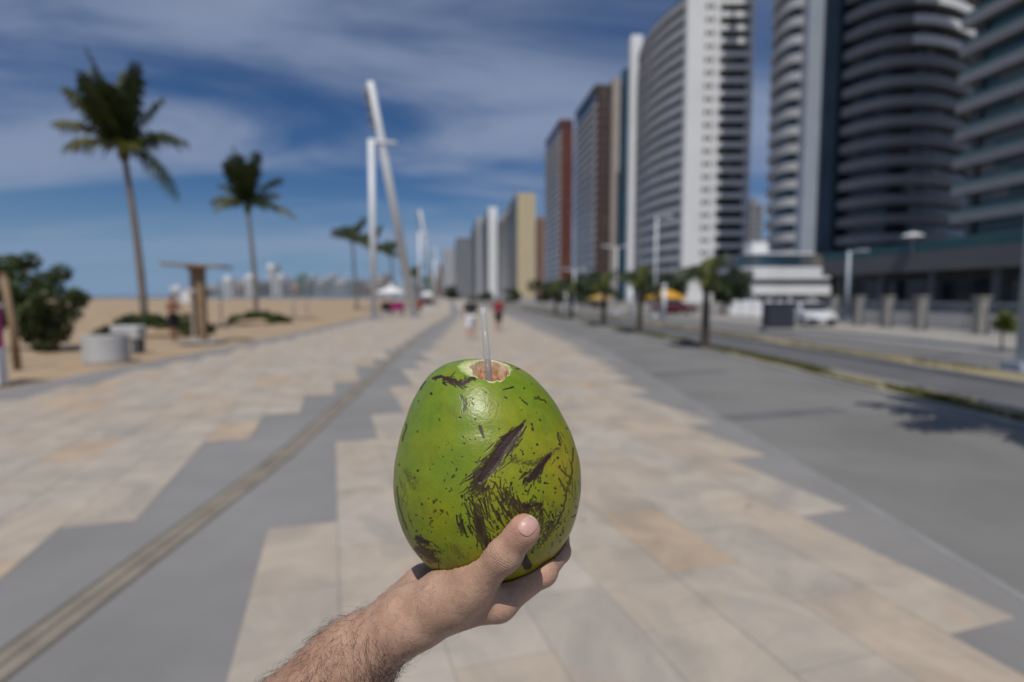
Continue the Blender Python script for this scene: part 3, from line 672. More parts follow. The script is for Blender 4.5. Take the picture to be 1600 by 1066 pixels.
for px, top, d, lab in ((553, 375, 74, 'distant coconut palm just left of the vertical light mast'), (582, 383, 84, 'distant coconut palm directly behind the vertical light mast'), (612, 396, 92, 'distant coconut palm between the two mast legs'), (650, 432, 112, 'short distant palm right of the leaning mast foot')):
    palm(lab, Vector((XAT(px + 5, d), d, 0)), (XAT(px, d), d, ZAT(top, d)), random_tips(17, rs, 3.1), 1.0, 'distant palms behind the masts', int(px), 1.1, 30, .18)
# young palms on the verge
for px, py, top, d, L, lab in ((1094, 545, 437, None, 1.15, 'stout young palm nearest the camera on the right verge'), (999, 521, 440, None, 1.2, 'young palm on the verge below the yellow canopy'), (943, 510, 447, None, 1.3, 'young palm on the verge in front of the white lamp'), (868, 493, 452, None, 1.4, 'small young palm farthest along the verge'), (893, 498, 455, None, 1.3, 'small young palm on the verge next to last in the row')):
    b = G(px, py); d = b.y; b.x = max(b.x, off(7.5)(d))
    palm(lab, b, (b.x, d, ZAT(top, d)), random_tips(15, rs, L, -.75, 1.0), 1.0, 'young palms on the verge', px, .42, 24, .15, (3, 7, 11), bark_d)
b = Vector((off(7.8)(4.7), 4.7, 0))
palm('tall palm just outside the right edge whose crown shades the verge', b, (6.75, 5.2, 4.9), random_tips(14, rs, 1.75, -.6, .9), 1.0, 'young palms on the verge', 99, .5, 26, .13, (3, 7))

def leaf_cloud(clusters, n, size, rs_seed, flat=.3):
    g_ = np.random.default_rng(rs_seed); C = np.array([c[:3] for c in clusters]); Rr = np.array([c[3] for c in clusters]); w = Rr ** 2 / (Rr ** 2).sum()
    k = g_.choice(len(C), n, p=w); v = g_.normal(size=(n, 3)); v /= np.linalg.norm(v, axis=1)[:, None]
    p = C[k] + v * (Rr[k] * g_.uniform(.35, 1.0, n) ** .5)[:, None] * np.array((1, 1, .85))
    nn = v + g_.normal(0, .6, (n, 3)) + np.array((0, 0, flat)); nn /= np.linalg.norm(nn, axis=1)[:, None]
    a = np.cross(nn, g_.normal(size=(n, 3))); a /= np.linalg.norm(a, axis=1)[:, None]; b_ = np.cross(nn, a)
    s = size * g_.uniform(.6, 1.3, n)[:, None]
    V = np.stack([p - a * s * .5, p + b_ * s * .33 + nn * s * .05, p + a * s * .5, p - b_ * s * .33 + nn * s * .05], 1).reshape(-1, 3)
    return V, np.arange(4 * n).reshape(-1, 4)
def tree(name, label, cat, base, clusters, n, size, m, stems, seed, group=None, bm=bark_d):
    t = thing(name, label, cat, base, group)
    link('crown', np_mesh('crown', *leaf_cloud(clusters, n, size, seed)), m, t)
    for k, (pth, r_) in enumerate(stems): MB().tube(pth, [r_ * (1 - .6 * i / (len(pth) - 1)) for i in range(len(pth))], 8).build('trunk' if k == 0 else 'limb', bm, t, True)
    return t
def clumps(rs, c, r, n, cr): return [(c[0] + rs.gauss(0, r[0] * .5), c[1] + rs.gauss(0, r[1] * .5), c[2] + max(-r[2], min(r[2], rs.gauss(0, r[2] * .55))), cr * rs.uniform(.6, 1.2)) for _ in range(n)]
# broad bush at the left edge
bb = Vector((XAT(75, 18), 18.2, -.05)); rs = random.Random(8)
cl = [(XAT(px, 18) - bb.x, dy, ZAT(py, 18), r_) for px, py, dy, r_ in ((10, 415, 0, .5), (25, 405, .4, .35), (-20, 440, 0, .7), (30, 450, 0, .6), (60, 440, .2, .45), (92, 425, 0, .36), (80, 460, -.3, .55), (105, 465, .3, .35), (45, 490, 0, .65), (70, 515, .2, .5), (5, 480, .4, .7), (90, 490, .2, .42), (60, 535, 0, .35), (30, 520, .3, .45), (-40, 500, 0, .7), (112, 455, 0, .22))]
tree('beach_bush', 'dense dark green bush at the left edge behind a leaning wooden post', 'bush', bb, cl, 5200, .17, bush_g, [([(0, 0, 0), (-.1, 0, .8), (-.4, .1, 1.7), (-.8, 0, 2.6)], .12), ([(.05, 0, .2), (.3, .1, 1.2), (.4, 0, 2.2)], .08), ([(-.1, 0, .3), (-.9, .1, 1.2), (-1.4, 0, 2.0)], .08)], 3)
# creeper mounds at the palm feet
for px, py, w, h, lab in ((222, 524, 5.0, .95, 'wide mound of green creeper below the tall left palm'), (392, 505, 3.8, .55, 'small mound of green creeper below the second palm')):
    b = G(px, py); cl = []
    rr = random.Random(px)
    for k in range(30):
        u = rr.uniform(-1, 1); cl.append((u * w / 2, 1.2 + rr.uniform(-.9, .9), h * (1 - u * u) * rr.uniform(.35, .9), .40 * (1.1 - u * u * .5)))
    t = thing('creeper_mound', lab, 'plant', b, 'creeper mounds on the sand')
    link('foliage', np_mesh('foliage', *leaf_cloud(cl, 5200, .17, px, .9)), bush_g, t)
    MB().lathe([(w * .40, 0), (w * .30, h * .2), (w * .16, h * .4), (.05, h * .45)], (0, 1.2, 0), 20).build('sand_heap', MATS['beach_sand'], t, True).scale = (1, .45, 1)
# street trees against the towers
rs = random.Random(21)
for px, d, top, r_, lab in ((905, 95, 432, 2.1, 'dark street tree in front of the brown tower'), (925, 88, 428, 2.2, 'dark street tree left of the white lamp post'), (1022, 74, 418, 2.3, 'rounded dark tree at the foot of the white tower'), (1045, 70, 425, 2.0, 'dark tree behind the yellow canopy'), (1128, 52, 418, 1.5, 'dark tree between the young palm and the white terraces'), (1150, 60, 425, 1.5, 'tree beside the left end of the white terraces'), (1205, 62, 405, .55, 'small potted tree on the white terraces'), (850, 140, 440, 2.6, 'tree beyond the farthest verge palm'), (800, 170, 450, 3.2, 'low tree in the middle distance at the street end'), (760, 230, 452, 4.2, 'hazy tree behind the two walkers'), (705, 260, 447, 4.2, 'tree standing where the promenade ends'), (1318, 44, 452, 1.2, 'dark shrub beside the metal fence and lamp post'), (1300, 42, 458, 1.0, 'dark shrub left of the grey lamp post'), (878, 118, 438, 2.3, 'tree in front of the red-brown tower')):
    H = ZAT(top, d); z0 = 0
    if px == 1205: z0 = 4.2 + 2; continue
    b = Vector((XAT(px, d), d, -.02)); cl = clumps(rs, (0, 0, H - r_), (r_, r_, r_ * .8), 14, r_ * .5)
    tree('street_tree', lab, 'tree', b, cl, 1500, .1 + .16 * r_, tree_g, [([(0, 0, 0), (.1, 0, H * .35), (0, .1, H * .75)], .07 * r_ + .05), ([(.05, 0, H * .35), (r_ * .5, 0, H * .7)], .05 * r_)], px, 'street trees')
b = G(1566, 547); cl = clumps(rs, (0, 0, .95), (.35, .35, .45), 9, .22)
tree('young_tree', 'young yellow-green sapling on the far pavement near the right edge', 'sapling', b, cl, 700, .13, lime_g, [([(0, 0, 0), (-.05, 0, .5), (.05, 0, 1.1)], .035), ([(-.03, 0, .5), (.25, 0, .9)], .02)], 77)
# grass on the verges
def grass(name, lab, fl, fr, y0, y1, n, h, m, seed, z):
    g_ = np.random.default_rng(seed); y = y0 * (y1 / y0) ** g_.uniform(0, 1, n); u = g_.uniform(0, 1, n)
    pat = fbm(y * .5 + 3, u * 2 + 5, seed, 3); keep = pat > .47; y = y[keep]; u = u[keep]; n = len(y)
    a = np.array([fl(q) for q in y]); b_ = np.array([fr(q) for q in y]); x = a + (b_ - a) * u
    an = g_.uniform(0, 6.28, n); hh = h * g_.uniform(.4, 1.2, n); w = .012 + .0012 * y; lx = g_.normal(0, .5, n) * hh; ly = g_.normal(0, .5, n) * hh
    zz = np.full(n, z)
    V = np.stack([np.stack([x - np.cos(an) * w, y - np.sin(an) * w, zz], 1), np.stack([x + np.cos(an) * w, y + np.sin(an) * w, zz], 1), np.stack([x + lx, y + ly, zz + hh], 1)], 1).reshape(-1, 3)
    tag(link(name, np_mesh(name, V, np.arange(3 * n).reshape(-1, 3)), m), lab, 'grass', kind='stuff')
grass('verge_grass', 'patchy green grass along the near verge', off(7.47), off(8.18), 3, 70, 26000, .09, leafmat('verge_grass_leaf', (0.06, 0.075, 0.015), (0.17, 0.16, 0.04)), 5, .01)
grass('median_grass', 'dry yellow grass on the far median', off(11.07), off(11.93), 6, 80, 12000, .06, leafmat('dry_grass_leaf', (0.20, 0.17, 0.06), (0.30, 0.25, 0.09)), 6, .012)

# ------------------------------------------------------------------ street furniture
metal_w = mat('white_metal', (0.66, 0.68, 0.70), 0.4, 0.05, 1.0)
def mast(label, base_px, d, s, group):
    b = Vector((XAT(base_px, d), d, 0)); t = thing('light_mast', label, 'light mast', b, group)
    MB().tube([(0, 0, 0), (0, 0, 12.7 * s)], .23 * s, 12).build('post', metal_w, t, True)
    foot = Vector((2.05, 5.0, 0)) * s; topv = Vector((.25, -1.0, 16.3)) * s
    MB().tube([foot, foot.lerp(topv, .5), topv], [.36 * s, .31 * s, .24 * s], 14).build('leaning_mast', metal_w, t, True)
    k = foot.lerp(topv, .745)
    MB().tube([(-.1 * s, 0, 12.55 * s), (k.x + 1.0 * s, k.y, 12.55 * s)], .15 * s, 8).build('crossbar', metal_w, t, True)
    for q in (0.84, .88, .92, .96):
        p = foot.lerp(topv, q); MB().box((p.x - .33 * s, p.y - .1, p.z), (.34 * s, .5 * s, .42 * s)).build('floodlight', mat('lamp_housing', (0.22, 0.22, 0.23), .5), t)
    MB().box((0, 0, .06), (.9 * s, .9 * s, .12)).build('base_plate', conc_m, t); MB().box((foot.x, foot.y, .06), (1.1 * s, 1.1 * s, .12)).build('base_plate', conc_m, t)
mast('tall white leaning light mast propped by a vertical post, nearest of the masts', 585, 41, 1.0, 'leaning light masts')
mast('smaller distant white light mast in line with the promenade edge', 657, 100, 1.0, 'leaning light masts')
mast('farthest thin white light mast beyond the kiosks', 680, 175, 1.0, 'leaning light masts')
def lamp(label, px, d, H, arms=2, r_=.09, x=None, m=metal_w):
    b = Vector((XAT(px, d) if x is None else x, d, 0)); t = thing('street_lamp', label, 'street lamp', b, 'street lamps along the road')
    MB().tube([(0, 0, 0), (0, 0, H)], [r_ * 1.2, r_ * .8], 10).build('pole', m, t, True)
    MB().box((0, 0, .1), (r_ * 5, r_ * 5, .2)).build('base', m, t)
    for s in ((-1, 1) if arms == 2 else (1,)):
        MB().tube([(0, 0, H - .1), (s * .7, 0, H + .05)], .045, 6).build('arm', m, t, True); MB().box((s * 1.0, 0, H + .06), (.75, .3, .12)).build('lamp_head', m, t, bevel=.03)
lamp('white double-headed street lamp standing left of the white tower', 962, 55, 6.4)
lamp('slim white street lamp in front of the curved tower facade', 1023, 47, 8.1, 1)
lamp('short white street lamp before the red-brown tower', 897, 68, 4.8)
lamp('grey street lamp in front of the dark podium', 1322, 41, 4.9, 1, .13, None, mat('grey_metal', (0.38, 0.42, 0.47), .45, .05, 1))
lamp('pale lamp post cut by the right edge of the picture', 1602, 13.2, 7.5, 1, .11, None, MATS['grey_metal'])
for px, d, h, lab in ((985, 50, 2.6, 'white post on the median below the white tower'), (1037, 44, 2.4, 'white post in front of the yellow canopy'), (884, 72, 2.2, 'white post near the red-brown tower foot')):
    t = thing('white_post', lab, 'post', (XAT(px, d), d, 0), 'white posts beside the road'); MB().tube([(0, 0, 0), (0, 0, h)], .16, 10).build('shaft', metal_w, t, True); MB().lathe([(.24, h), (.24, h + .1), (.05, h + .25)], seg=10).build('cap', metal_w, t, True); MB().box((0, 0, .06), (.5, .5, .12)).build('footing', conc_m, t)
# metal fence with pale pillars
pil = mat('pale_pillar', (0.27, 0.255, 0.23), .8, .08, 1.0); bars = mat('grey_fence_metal', (0.17, 0.19, 0.23), .5)
fn = thing('fence', 'grey metal bar fence between pale square pillars before the podium', 'fence', (20.8, 29, 0))
ys = [23.0, 25.7, 29.0, 31.2, 33.4, 35.6, 37.8]
for y in ys:
    x = 24 - .11 * y; MB().box((x - 20.8, y - 29, .82), (.44, .44, 1.64)).build('pillar', pil, fn, bevel=.02); MB().box((x - 20.8, y - 29, 1.69), (.54, .54, .1)).build('pillar_cap', pil, fn)
bme = None
for a, b in zip(ys[:-1], ys[1:]):
    for z in (.25, 1.35):
        p, q = Vector((24 - .11 * a - 20.8, a - 29 + .3, z)), Vector((24 - .11 * b - 20.8, b - 29 - .3, z)); MB().tube([p, q], .03, 6).build('rail', bars, fn)
    n = int((b - a - .6) / .13)
    for k in range(n):
        y = a + .36 + k * .13
        if bme is None: o = MB().box((0, 0, 0), (.035, .035, 1.3)).build('bar', bars, fn); bme = o.data
        else: o = link('bar', bme, None, fn)
        o.location = (24 - .11 * y - 20.8, y - 29, .8)
# white rounded wall panels along the road
for k in range(6):
    d = 47.5 - k * 1.9; px = 1148 + k * 17.5
    t = thing('wall_panel', f'white rounded boundary panel, number {["one", "two", "three", "four", "five", "six"][k]} from the left below the terraces', 'panel', (XAT(px, d), d, 0), 'white boundary panels')
    m = MB(); pts = [(-.42, 0), (.42, 0), (.42, 1.0)] + [(.42 * math.cos(a), 1.0 + .42 * math.sin(a)) for a in np.linspace(.2, 2.9, 8)] + [(-.42, 1.0)]
    n = len(pts); m.add([(p[0], -.08, p[1]) for p in pts] + [(p[0], .08, p[1]) for p in pts], [tuple(range(n)), tuple(range(2 * n - 1, n - 1, -1))] + [((i + 1) % n, i, n + i, n + (i + 1) % n) for i in range(n)])
    m.build('panel', white_f, t); MB().box((0, 0, .07), (.95, .3, .14)).build('plinth', conc_m, t)
# dark roadside cabinet
b = G(1215, 516); t = thing('utility_cabinet', 'dark grey roadside cabinet beside the white car', 'cabinet', b)
MB().box((0, 0, .70), (1.35, .7, 1.25)).build('housing', mat('dark_cabinet', (0.035, 0.042, 0.055), .5), t, bevel=.03); MB().box((0, 0, .04), (1.6, .9, .14)).build('plinth', kerbm, t); MB().box((0, 0, 1.36), (1.45, .8, .07)).build('lid', MATS['dark_cabinet'], t)
for s in (-1, 1): MB().box((s * .33, -.36, .7), (.6, .03, 1.1)).build('door', MATS['dark_cabinet'], t)

def car(label, loc, rz, paint):
    t = thing('parked_car', label, 'car', loc, 'parked cars', rz); W2 = .86
    def side(prof, w0, w1, zc):
        m = MB(); n = len(prof); wv = [w0 + (w1 - w0) * max(0, min(1, (z - zc) / .5)) for x, z in prof]
        m.add([(-wv[i], prof[i][0], prof[i][1]) for i in range(n)] + [(wv[i], prof[i][0], prof[i][1]) for i in range(n)], [tuple(range(n)), tuple(range(2 * n - 1, n - 1, -1))] + [((i + 1) % n, i, n + i, n + (i + 1) % n) for i in range(n)])
        return m
    side([(-2.0, .3), (-2.08, .55), (-1.95, .78), (-1.0, .95), (1.6, .98), (2.0, .85), (2.05, .5), (1.95, .28)], W2, W2 - .04, .6).build('body', paint, t, bevel=.05)
    side([(-1.05, .93), (-.35, 1.42), (.2, 1.5), (1.1, 1.46), (1.75, .96)], W2 - .06, W2 - .24, .95).build('cabin', paint, t, bevel=.04)
    gl = glass_d
    MB().add([(-.72, -1.02, .97), (.72, -1.02, .97), (.6, -.42, 1.40), (-.6, -.42, 1.40)], [(0, 1, 2, 3)]).build('windscreen', gl, t)
    MB().add([(-.70, 1.74, 1.0), (.70, 1.74, 1.0), (.58, 1.18, 1.42), (-.58, 1.18, 1.42)], [(3, 2, 1, 0)]).build('rear_window', gl, t)
    for s in (-1, 1):
        MB().add([(s * .815, -.75, 1.0), (s * .815, 1.4, 1.0), (s * .68, 1.0, 1.38), (s * .68, -.25, 1.38)], [(0, 1, 2, 3)]).build('side_window', gl, t)
        MB().box((s * .62, -2.03, .68), (.34, .1, .16)).build('headlight', mat('lamp_glass', (.6, .6, .6), .15), t, bevel=.02); MB().box((s * .64, 2.0, .72), (.3, .1, .2)).build('tail_light', mat('tail_red', (.35, .02, .02), .2), t, bevel=.02)
        MB().box((s * .97, -.72, 1.0), (.16, .1, .12)).build('mirror', paint, t, bevel=.02)
        for y in (-1.28, 1.28):
            w = MB().tube([(s * .70, y, .31), (s * .88, y, .31)], .31, 18).build('wheel', mat('tyre_rubber', (.02, .02, .02), .9), t); MB().tube([(s * .86, y, .31), (s * .893, y, .31)], .19, 14).build('rim', mat('rim_alloy', (.45, .46, .48), .3, metal=.8), w)
    MB().box((0, -2.08, .42), (1.5, .06, .16)).build('grille', mat('black_plastic', (.02, .02, .022), .6), t); MB().box((0, -2.12, .42), (.42, .03, .12)).build('number_plate', WHITE, t)
car('white car facing the camera beside the dark cabinet', (XAT(1262, 34.5), 34.5, -.09), R(-6), mat('white_car_paint', (.62, .63, .65), .25, .03, 1, spec=.5))
car('dark red car parked below the yellow canopy', (XAT(1052, 53), 53, 0), R(80), mat('red_car_paint', (.09, .01, .018), .25, .03, 1, spec=.5))

def canopy_stall(name, label, cat, loc, w, z0, z1, m, counter=None, group=None, cm=None):
    t = thing(name, label, cat, loc, group)
    n = 8; pts = [(math.cos(a) * w / 2 * 1.08, math.sin(a) * w / 2 * 1.08) for a in np.linspace(math.pi / 8, math.pi / 8 + 2 * math.pi, n, endpoint=False)]
    for i in range(n):
        a, b = pts[i], pts[(i + 1) % n]; MB().add([(a[0], a[1], z0), (b[0], b[1], z0), (0, 0, z1), (a[0], a[1], z0 - .18), (b[0], b[1], z0 - .18)], [(0, 1, 2), (3, 4, 1, 0)]).build('canopy_panel', m, t)
    MB().tube([(0, 0, 0), (0, 0, z1)], .05, 8).build('centre_pole', metal_w, t)
    if counter: MB().box((0, 0, counter / 2), (w * .62, w * .4, counter)).build('counter', cm or wood, t, bevel=.03)
    return t
yel = mat('yellow_canvas', (.55, .29, .025), .8, .1, 1); wht = mat('white_canvas', (.7, .7, .7), .8, .05, 1)
canopy_stall('canopy_stall', 'kiosk under a bright yellow octagonal canopy across the road', 'kiosk', (XAT(1040, 57), 57, 0), 3.9, 1.55, 2.45, yel, 1.0, 'yellow canopies', mat('plum_counter', (.06, .025, .04), .6))
canopy_stall('canopy_stall', 'smaller dull yellow canopy left of the white double lamp', 'kiosk', (XAT(937, 80), 80, 0), 3.4, 1.35, 2.0, mat('dull_yellow_canvas', (.40, .26, .08), .8, .1, 1), .9, 'yellow canopies')
canopy_stall('canopy_stall', 'beach kiosk with a white canopy behind the leaning mast', 'kiosk', (XAT(612, 66), 66, 0), 3.4, 2.1, 2.9, wht, 1.0, 'white canopies by the beach', mat('dark_counter', (.05, .04, .04), .7))
canopy_stall('canopy_stall', 'far beach kiosk with a white canopy right of the masts', 'kiosk', (XAT(668, 110), 110, 0), 3.2, 1.9, 2.6, wht, 1.0, 'white canopies by the beach', MATS['dark_counter'])
# magenta cart, bins
b = G(628, 492); t = thing('vending_cart', 'magenta vending cart beside the foot of the leaning mast', 'cart', (b.x, b.y - 2, 0))
MB().box((0, 0, .85), (1.1, .8, .8)).build('body', mat('magenta_paint', (.30, .02, .12), .5), t, bevel=.04); MB().box((0, 0, 1.3), (1.25, .95, .08)).build('worktop', WHITE, t)
for s in (-1, 1): MB().tube([(s * .5, -.3, .3), (s * .58, -.3, .3)], .3, 16).build('wheel', MATS['tyre_rubber'], t)
MB().tube([(0, .35, .45), (0, .35, 0)], .04, 6).build('prop_leg', bars, t)
for px, py, c, lab in ((654, 486, (.22, .045, .02), 'rust-red litter bin right of the leaning mast'), (680, 476, (.35, .03, .04), 'bright red litter bin at the far end of the promenade edge')):
    b = G(px, py); t = thing('litter_bin', lab, 'bin', b, 'litter bins'); m_ = mat('bin_%d' % px, c, .6)
    MB().lathe([(.3, .05), (.36, .1), (.42, 1.1), (.40, 1.12)], seg=16).build('drum', m_, t, True); MB().lathe([(.44, 1.12), (.40, 1.28), (.05, 1.36)], seg=16).build('lid', m_, t, True); MB().lathe([(.32, 0), (.32, .06)], seg=16).build('foot', bars, t)
# magenta totem at the left edge
b = G(-18, 602); t = thing('totem_sign', 'magenta and white totem sign cut by the left edge', 'sign', b)
MB().box((0, 0, .36), (.62, .22, .72)).build('base', WHITE, t, bevel=.02); MB().box((0, 0, 1.12), (.58, .16, .80)).build('panel', mat('magenta_panel', (.42, .02, .20), .5), t, bevel=.01); MB().box((0, 0, 1.56), (.62, .2, .08)).build('cap', WHITE, t)
# leaning wooden post
b = G(28, 578); t = thing('wooden_post', 'thin leaning wooden post in the sand beside the dark bush', 'post', b)
MB().tube([(0, 0, -.1), (-.05, 0, 1.1), (-.19, 0, 2.2)], [.085, .08, .07], 10).build('shaft', wood, t, True); MB().lathe([(.075, 0), (.06, .06), (.01, .08)], (-.19, 0, 2.2), 10).build('cap', wood, t, True)
# white drum planter and bench
b = G(167, 565); t = thing('drum_planter', 'white round concrete drum on the sand beside the promenade', 'planter', b)
MB().lathe([(.50, -.05), (.52, 0), (.53, .02), (.53, .70), (.51, .73), (.46, .73), (.45, .60)], seg=40).build('shell', mat('white_concrete', (.47, .47, .47), .8, .15, 1.5, bump=.2), t); MB().lathe([(.45, .61), (.44, .63)], seg=36).build('soil', MATS['earth'], t)
b = G(203, 549); t = thing('stone_bench', 'small white concrete bench on dark legs behind the round drum', 'bench', b)
MB().box((0, 0, .60), (.85, .5, .42)).build('seat', MATS['white_concrete'], t, bevel=.05)
for s in (-1, 1): MB().box((s * .28, 0, .19), (.16, .4, .40)).build('leg', conc_d, t)
# wooden beach shower
b = G(318, 535); t = thing('beach_shower', 'wooden T-shaped beach shower with a thick post beside the bare-chested man', 'shower', b)
MB().box((.0, 0, 1.42), (.26, .26, 2.85)).build('post', wood, t, bevel=.02); MB().box((-.36, .12, 1.5), (.10, .3, 2.6)).build('side_panel', mat('pale_wood', (.36, .30, .25), .8, .2, 3), t)
for s, a in ((-1, R(2)), (1, R(-3))):
    o = MB().box((s * .56, 0, 0), (1.12, .9, .09)).build('roof_board', wood, t); o.location = (-.12, 0, 2.86); o.rotation_euler = (0, -a * s if s < 0 else -a, 0)
MB().box((-.15, 0, 2.76), (.5, .5, .1)).build('bracket', wood, t); MB().tube([(-.14, -.1, 1.9), (-.45, -.2, 2.0), (-.5, -.22, 1.9)], .025, 8).build('shower_pipe', metal_w, t); MB().lathe([(.09, 1.86), (.02, 1.92)], (-.5, -.22, 0), 12).build('shower_head', metal_w, t)
MB().box((0, 0, .03), (1.4, 1.2, .08)).build('floor_slab', kerbm, t); MB().box((-.62, .1, 1.72), (.38, .06, .45)).build('towel', wht, t)
# volleyball posts
for px, py, top, lab in ((346, 503, 440, 'thin dark post on the sand just right of the wooden shower'), (459, 494, 462, 'short thin post on the sand far right of the second palm'), (480, 490, 464, 'thin post on the sand left of the far palms')):
    b = G(px, py); h = ZAT(top, b.y); t = thing('beach_post', lab, 'post', b, 'thin posts on the beach'); MB().tube([(0, 0, -.1), (0, 0, h)], .05, 8).build('shaft', bars, t, True); MB().tube([(0, 0, h - .1), (0, -.06, h + .05)], .06, 8).build('hook', bars, t)

# ------------------------------------------------------------------ people on the beach and promenade
def person(label, loc, H, rz, skin, hairc, top, shorts, step, arms, shoes=None):
    s = H / 1.75
    hipL, hipR = np.array((-.09, 0, .92)), np.array((.09, 0, .92))
    st = step; kL, kR = np.array((-.095, -.20 * st - .03, .50)), np.array((.095, .16 * st - .02, .50)); aL, aR = np.array((-.095, -.10 * st, .09)), np.array((.095, .34 * st, .09 + .10 * st))
    ch = np.array((0, .0, 1.28)); nk = np.array((0, 0, 1.47)); hd = np.array((0, -.02, 1.62))
    sL, sR = np.array((-.185, 0, 1.40)), np.array((.185, 0, 1.40)); (eL, wL), (eR, wR) = [[np.array(q) for q in a] for a in arms]
    def legs(p, k=0, lo=None):
        d = None
        for h, kn, an in ((hipL, kL, aL), (hipR, kR, aR)):
            q = np.minimum(cone(p, h, kn, .085 + k, .058 + k), cone(p, kn, an, .056 + k, .038 + k)); q = smin(q, blob(p, kn + (an - kn) * .3 + np.array((0, .015, 0)), (.056 + k, .056 + k, .11)), .03)
            d = q if d is None else smin(d, q, .02)
        return d
    def torso(p, k=0):
        d = smin(cone(p, (0, 0, .96), (0, 0, 1.12), .125 + k, .115 + k, ((0, 1, 0), .75)), cone(p, (0, 0, 1.12), ch, .115 + k, .135 + k, ((0, 1, 0), .72)), .05)
        d = smin(d, cone(p, sL * .8 + ch * .2, sR * .8 + ch * .2, .075 + k, .075 + k), .06); d = smin(d, cone(p, hipL, hipR, .095 + k, .095 + k), .05); return d
    def arm_(p, k=0, full=True):
        d = None
        for a, e, w in ((sL, eL, wL), (sR, eR, wR)):
            q = cone(p, a, e, .052 + k, .042 + k)
            if full:
                q = smin(q, cone(p, e, w, .041, .028), .015); dr = (w - e) / np.linalg.norm(w - e); q = smin(q, cone(p, w, w + dr * .07, .026, .032, ((1, 0, 0), .55)), .012)
                for f in range(4): b0 = w + dr * .085 + np.array((0, (f - 1.5) * .017, 0)); q = smin(q, cone(p, b0, b0 + dr * (.075 - .008 * abs(f - 1.5)) + np.array((0, -.012, 0)), .0085, .007), .004)
                q = smin(q, cone(p, w + dr * .03 + np.array((0, -.03, 0)), w + dr * .09 + np.array((0, -.052, 0)), .011, .009), .006)
            d = q if d is None else np.minimum(d, q)
        return d
    def head(p):
        d = blob(p, hd, (.078, .098, .118)); d = smin(d, cone(p, nk - np.array((0, 0, .06)), hd + np.array((0, .01, -.06)), .055, .052), .03); d = smin(d, blob(p, hd + np.array((0, -.045, -.065)), (.05, .05, .045)), .03)
        d = smin(d, cone(p, hd + np.array((0, -.092, .015)), hd + np.array((0, -.115, -.022)), .010, .015), .01)
        for q in (-1, 1): d = smin(d, blob(p, hd + np.array((q * .08, .012, -.005)), (.012, .022, .034)), .008); d = np.maximum(d, -blob(p, hd + np.array((q * .032, -.098, .012)), (.016, .014, .010)))
        return smin(np.maximum(d, -blob(p, hd + np.array((0, -.105, -.062)), (.026, .012, .004))), cone(p, nk, nk - np.array((0, 0, .1)), .055, .075), .03)
    def feet(p, k=0):
        d = None
        for a in (aL, aR):
            q = cone(p, a + np.array((0, .03, -.045)), a + np.array((0, -.15, -.062)), .042 + k, .030 + k); d = q if d is None else np.minimum(d, q)
        return d
    def body(p): return np.minimum(smin(smin(smin(torso(p), arm_(p), .03), legs(p), .04), head(p), .03), smin(feet(p), legs(p), .02))
    lo, hi = (-.75, -.75, -.02), (.75, .75, 1.82)
    def mk(name, f, m, parent, h=.012, lab=None):
        V, Q = surface_net(f, lo, hi, h); o = link(name, np_mesh(name, V * s, Q), m, parent, True)
        return o
    o = mk('person', body, skin, None); o.location = loc; o.rotation_euler = (0, 0, rz); tag(o, label, 'person')
    if top is not None: mk('shirt', lambda p: np.maximum(np.maximum(smin(torso(p, .018), np.maximum(arm_(p, .022, False), 1.18 - p[:, 2]), .03), p[:, 2] - 1.46), .90 - p[:, 2]), top, o)
    mk('shorts', lambda p: np.maximum(np.maximum(smin(np.maximum(legs(p, .030), .50 - p[:, 2]), np.maximum(torso(p, .022), p[:, 2] - 1.02), .03), p[:, 2] - 1.02), .52 - p[:, 2]), shorts, o)
    mk('hair', lambda p: np.maximum(blob(p, hd + np.array((0, .018, .022)), (.090, .102, .122)), np.minimum(.0 + (hd[2] + .045) - p[:, 2] + 0 * p[:, 0], -(p[:, 1] - (hd[1] + .0)) - .0 + (hd[2] - .07 - p[:, 2]) * 0)), hairc, o)
    if shoes: mk('shoes', lambda p: np.maximum(feet(p, .010), p[:, 2] - .13), shoes, o)
    return o
sk1 = mat('tan_skin', (.30, .15, .09), .55, .1, 12); sk2 = mat('fair_skin', (.40, .22, .15), .55, .1, 12); blk = mat('black_cloth', (.012, .012, .014), .85); hr_ = mat('dark_hair', (.015, .011, .009), .6)
whc = mat('white_cloth', (.70, .70, .72), .85, .05, 6); rdc = mat('red_cloth', (.25, .012, .02), .85, .1, 6); shw = mat('white_shoe', (.6, .6, .6), .6)
b = G(736, 532); person('walker in a black top, white shorts and white shoes on the pale paving', b, 1.74, math.pi, sk2, hr_, blk, whc, .7, (((-.26, .06, 1.14), (-.27, -.10, .94)), ((.27, .02, 1.13), (.28, -.08, .92))), shw)
b = G(779, 518); person('walker in a red top and dark shorts, right of the straw', b, 1.68, math.pi, sk2, hr_, rdc, mat('dark_shorts', (.02, .018, .022), .85), -.6, (((-.26, -.04, 1.14), (-.27, -.16, .95)), ((.27, .08, 1.14), (.28, .02, .92))), None)
b = G(272, 532); person('bare-chested man in black shorts standing by the wooden shower', b, 1.80, R(60), sk1, hr_, None, blk, .15, (((-.25, -.08, 1.16), (-.22, -.32, 1.10)), ((.25, -.05, 1.15), (.24, -.28, 1.06))), None)

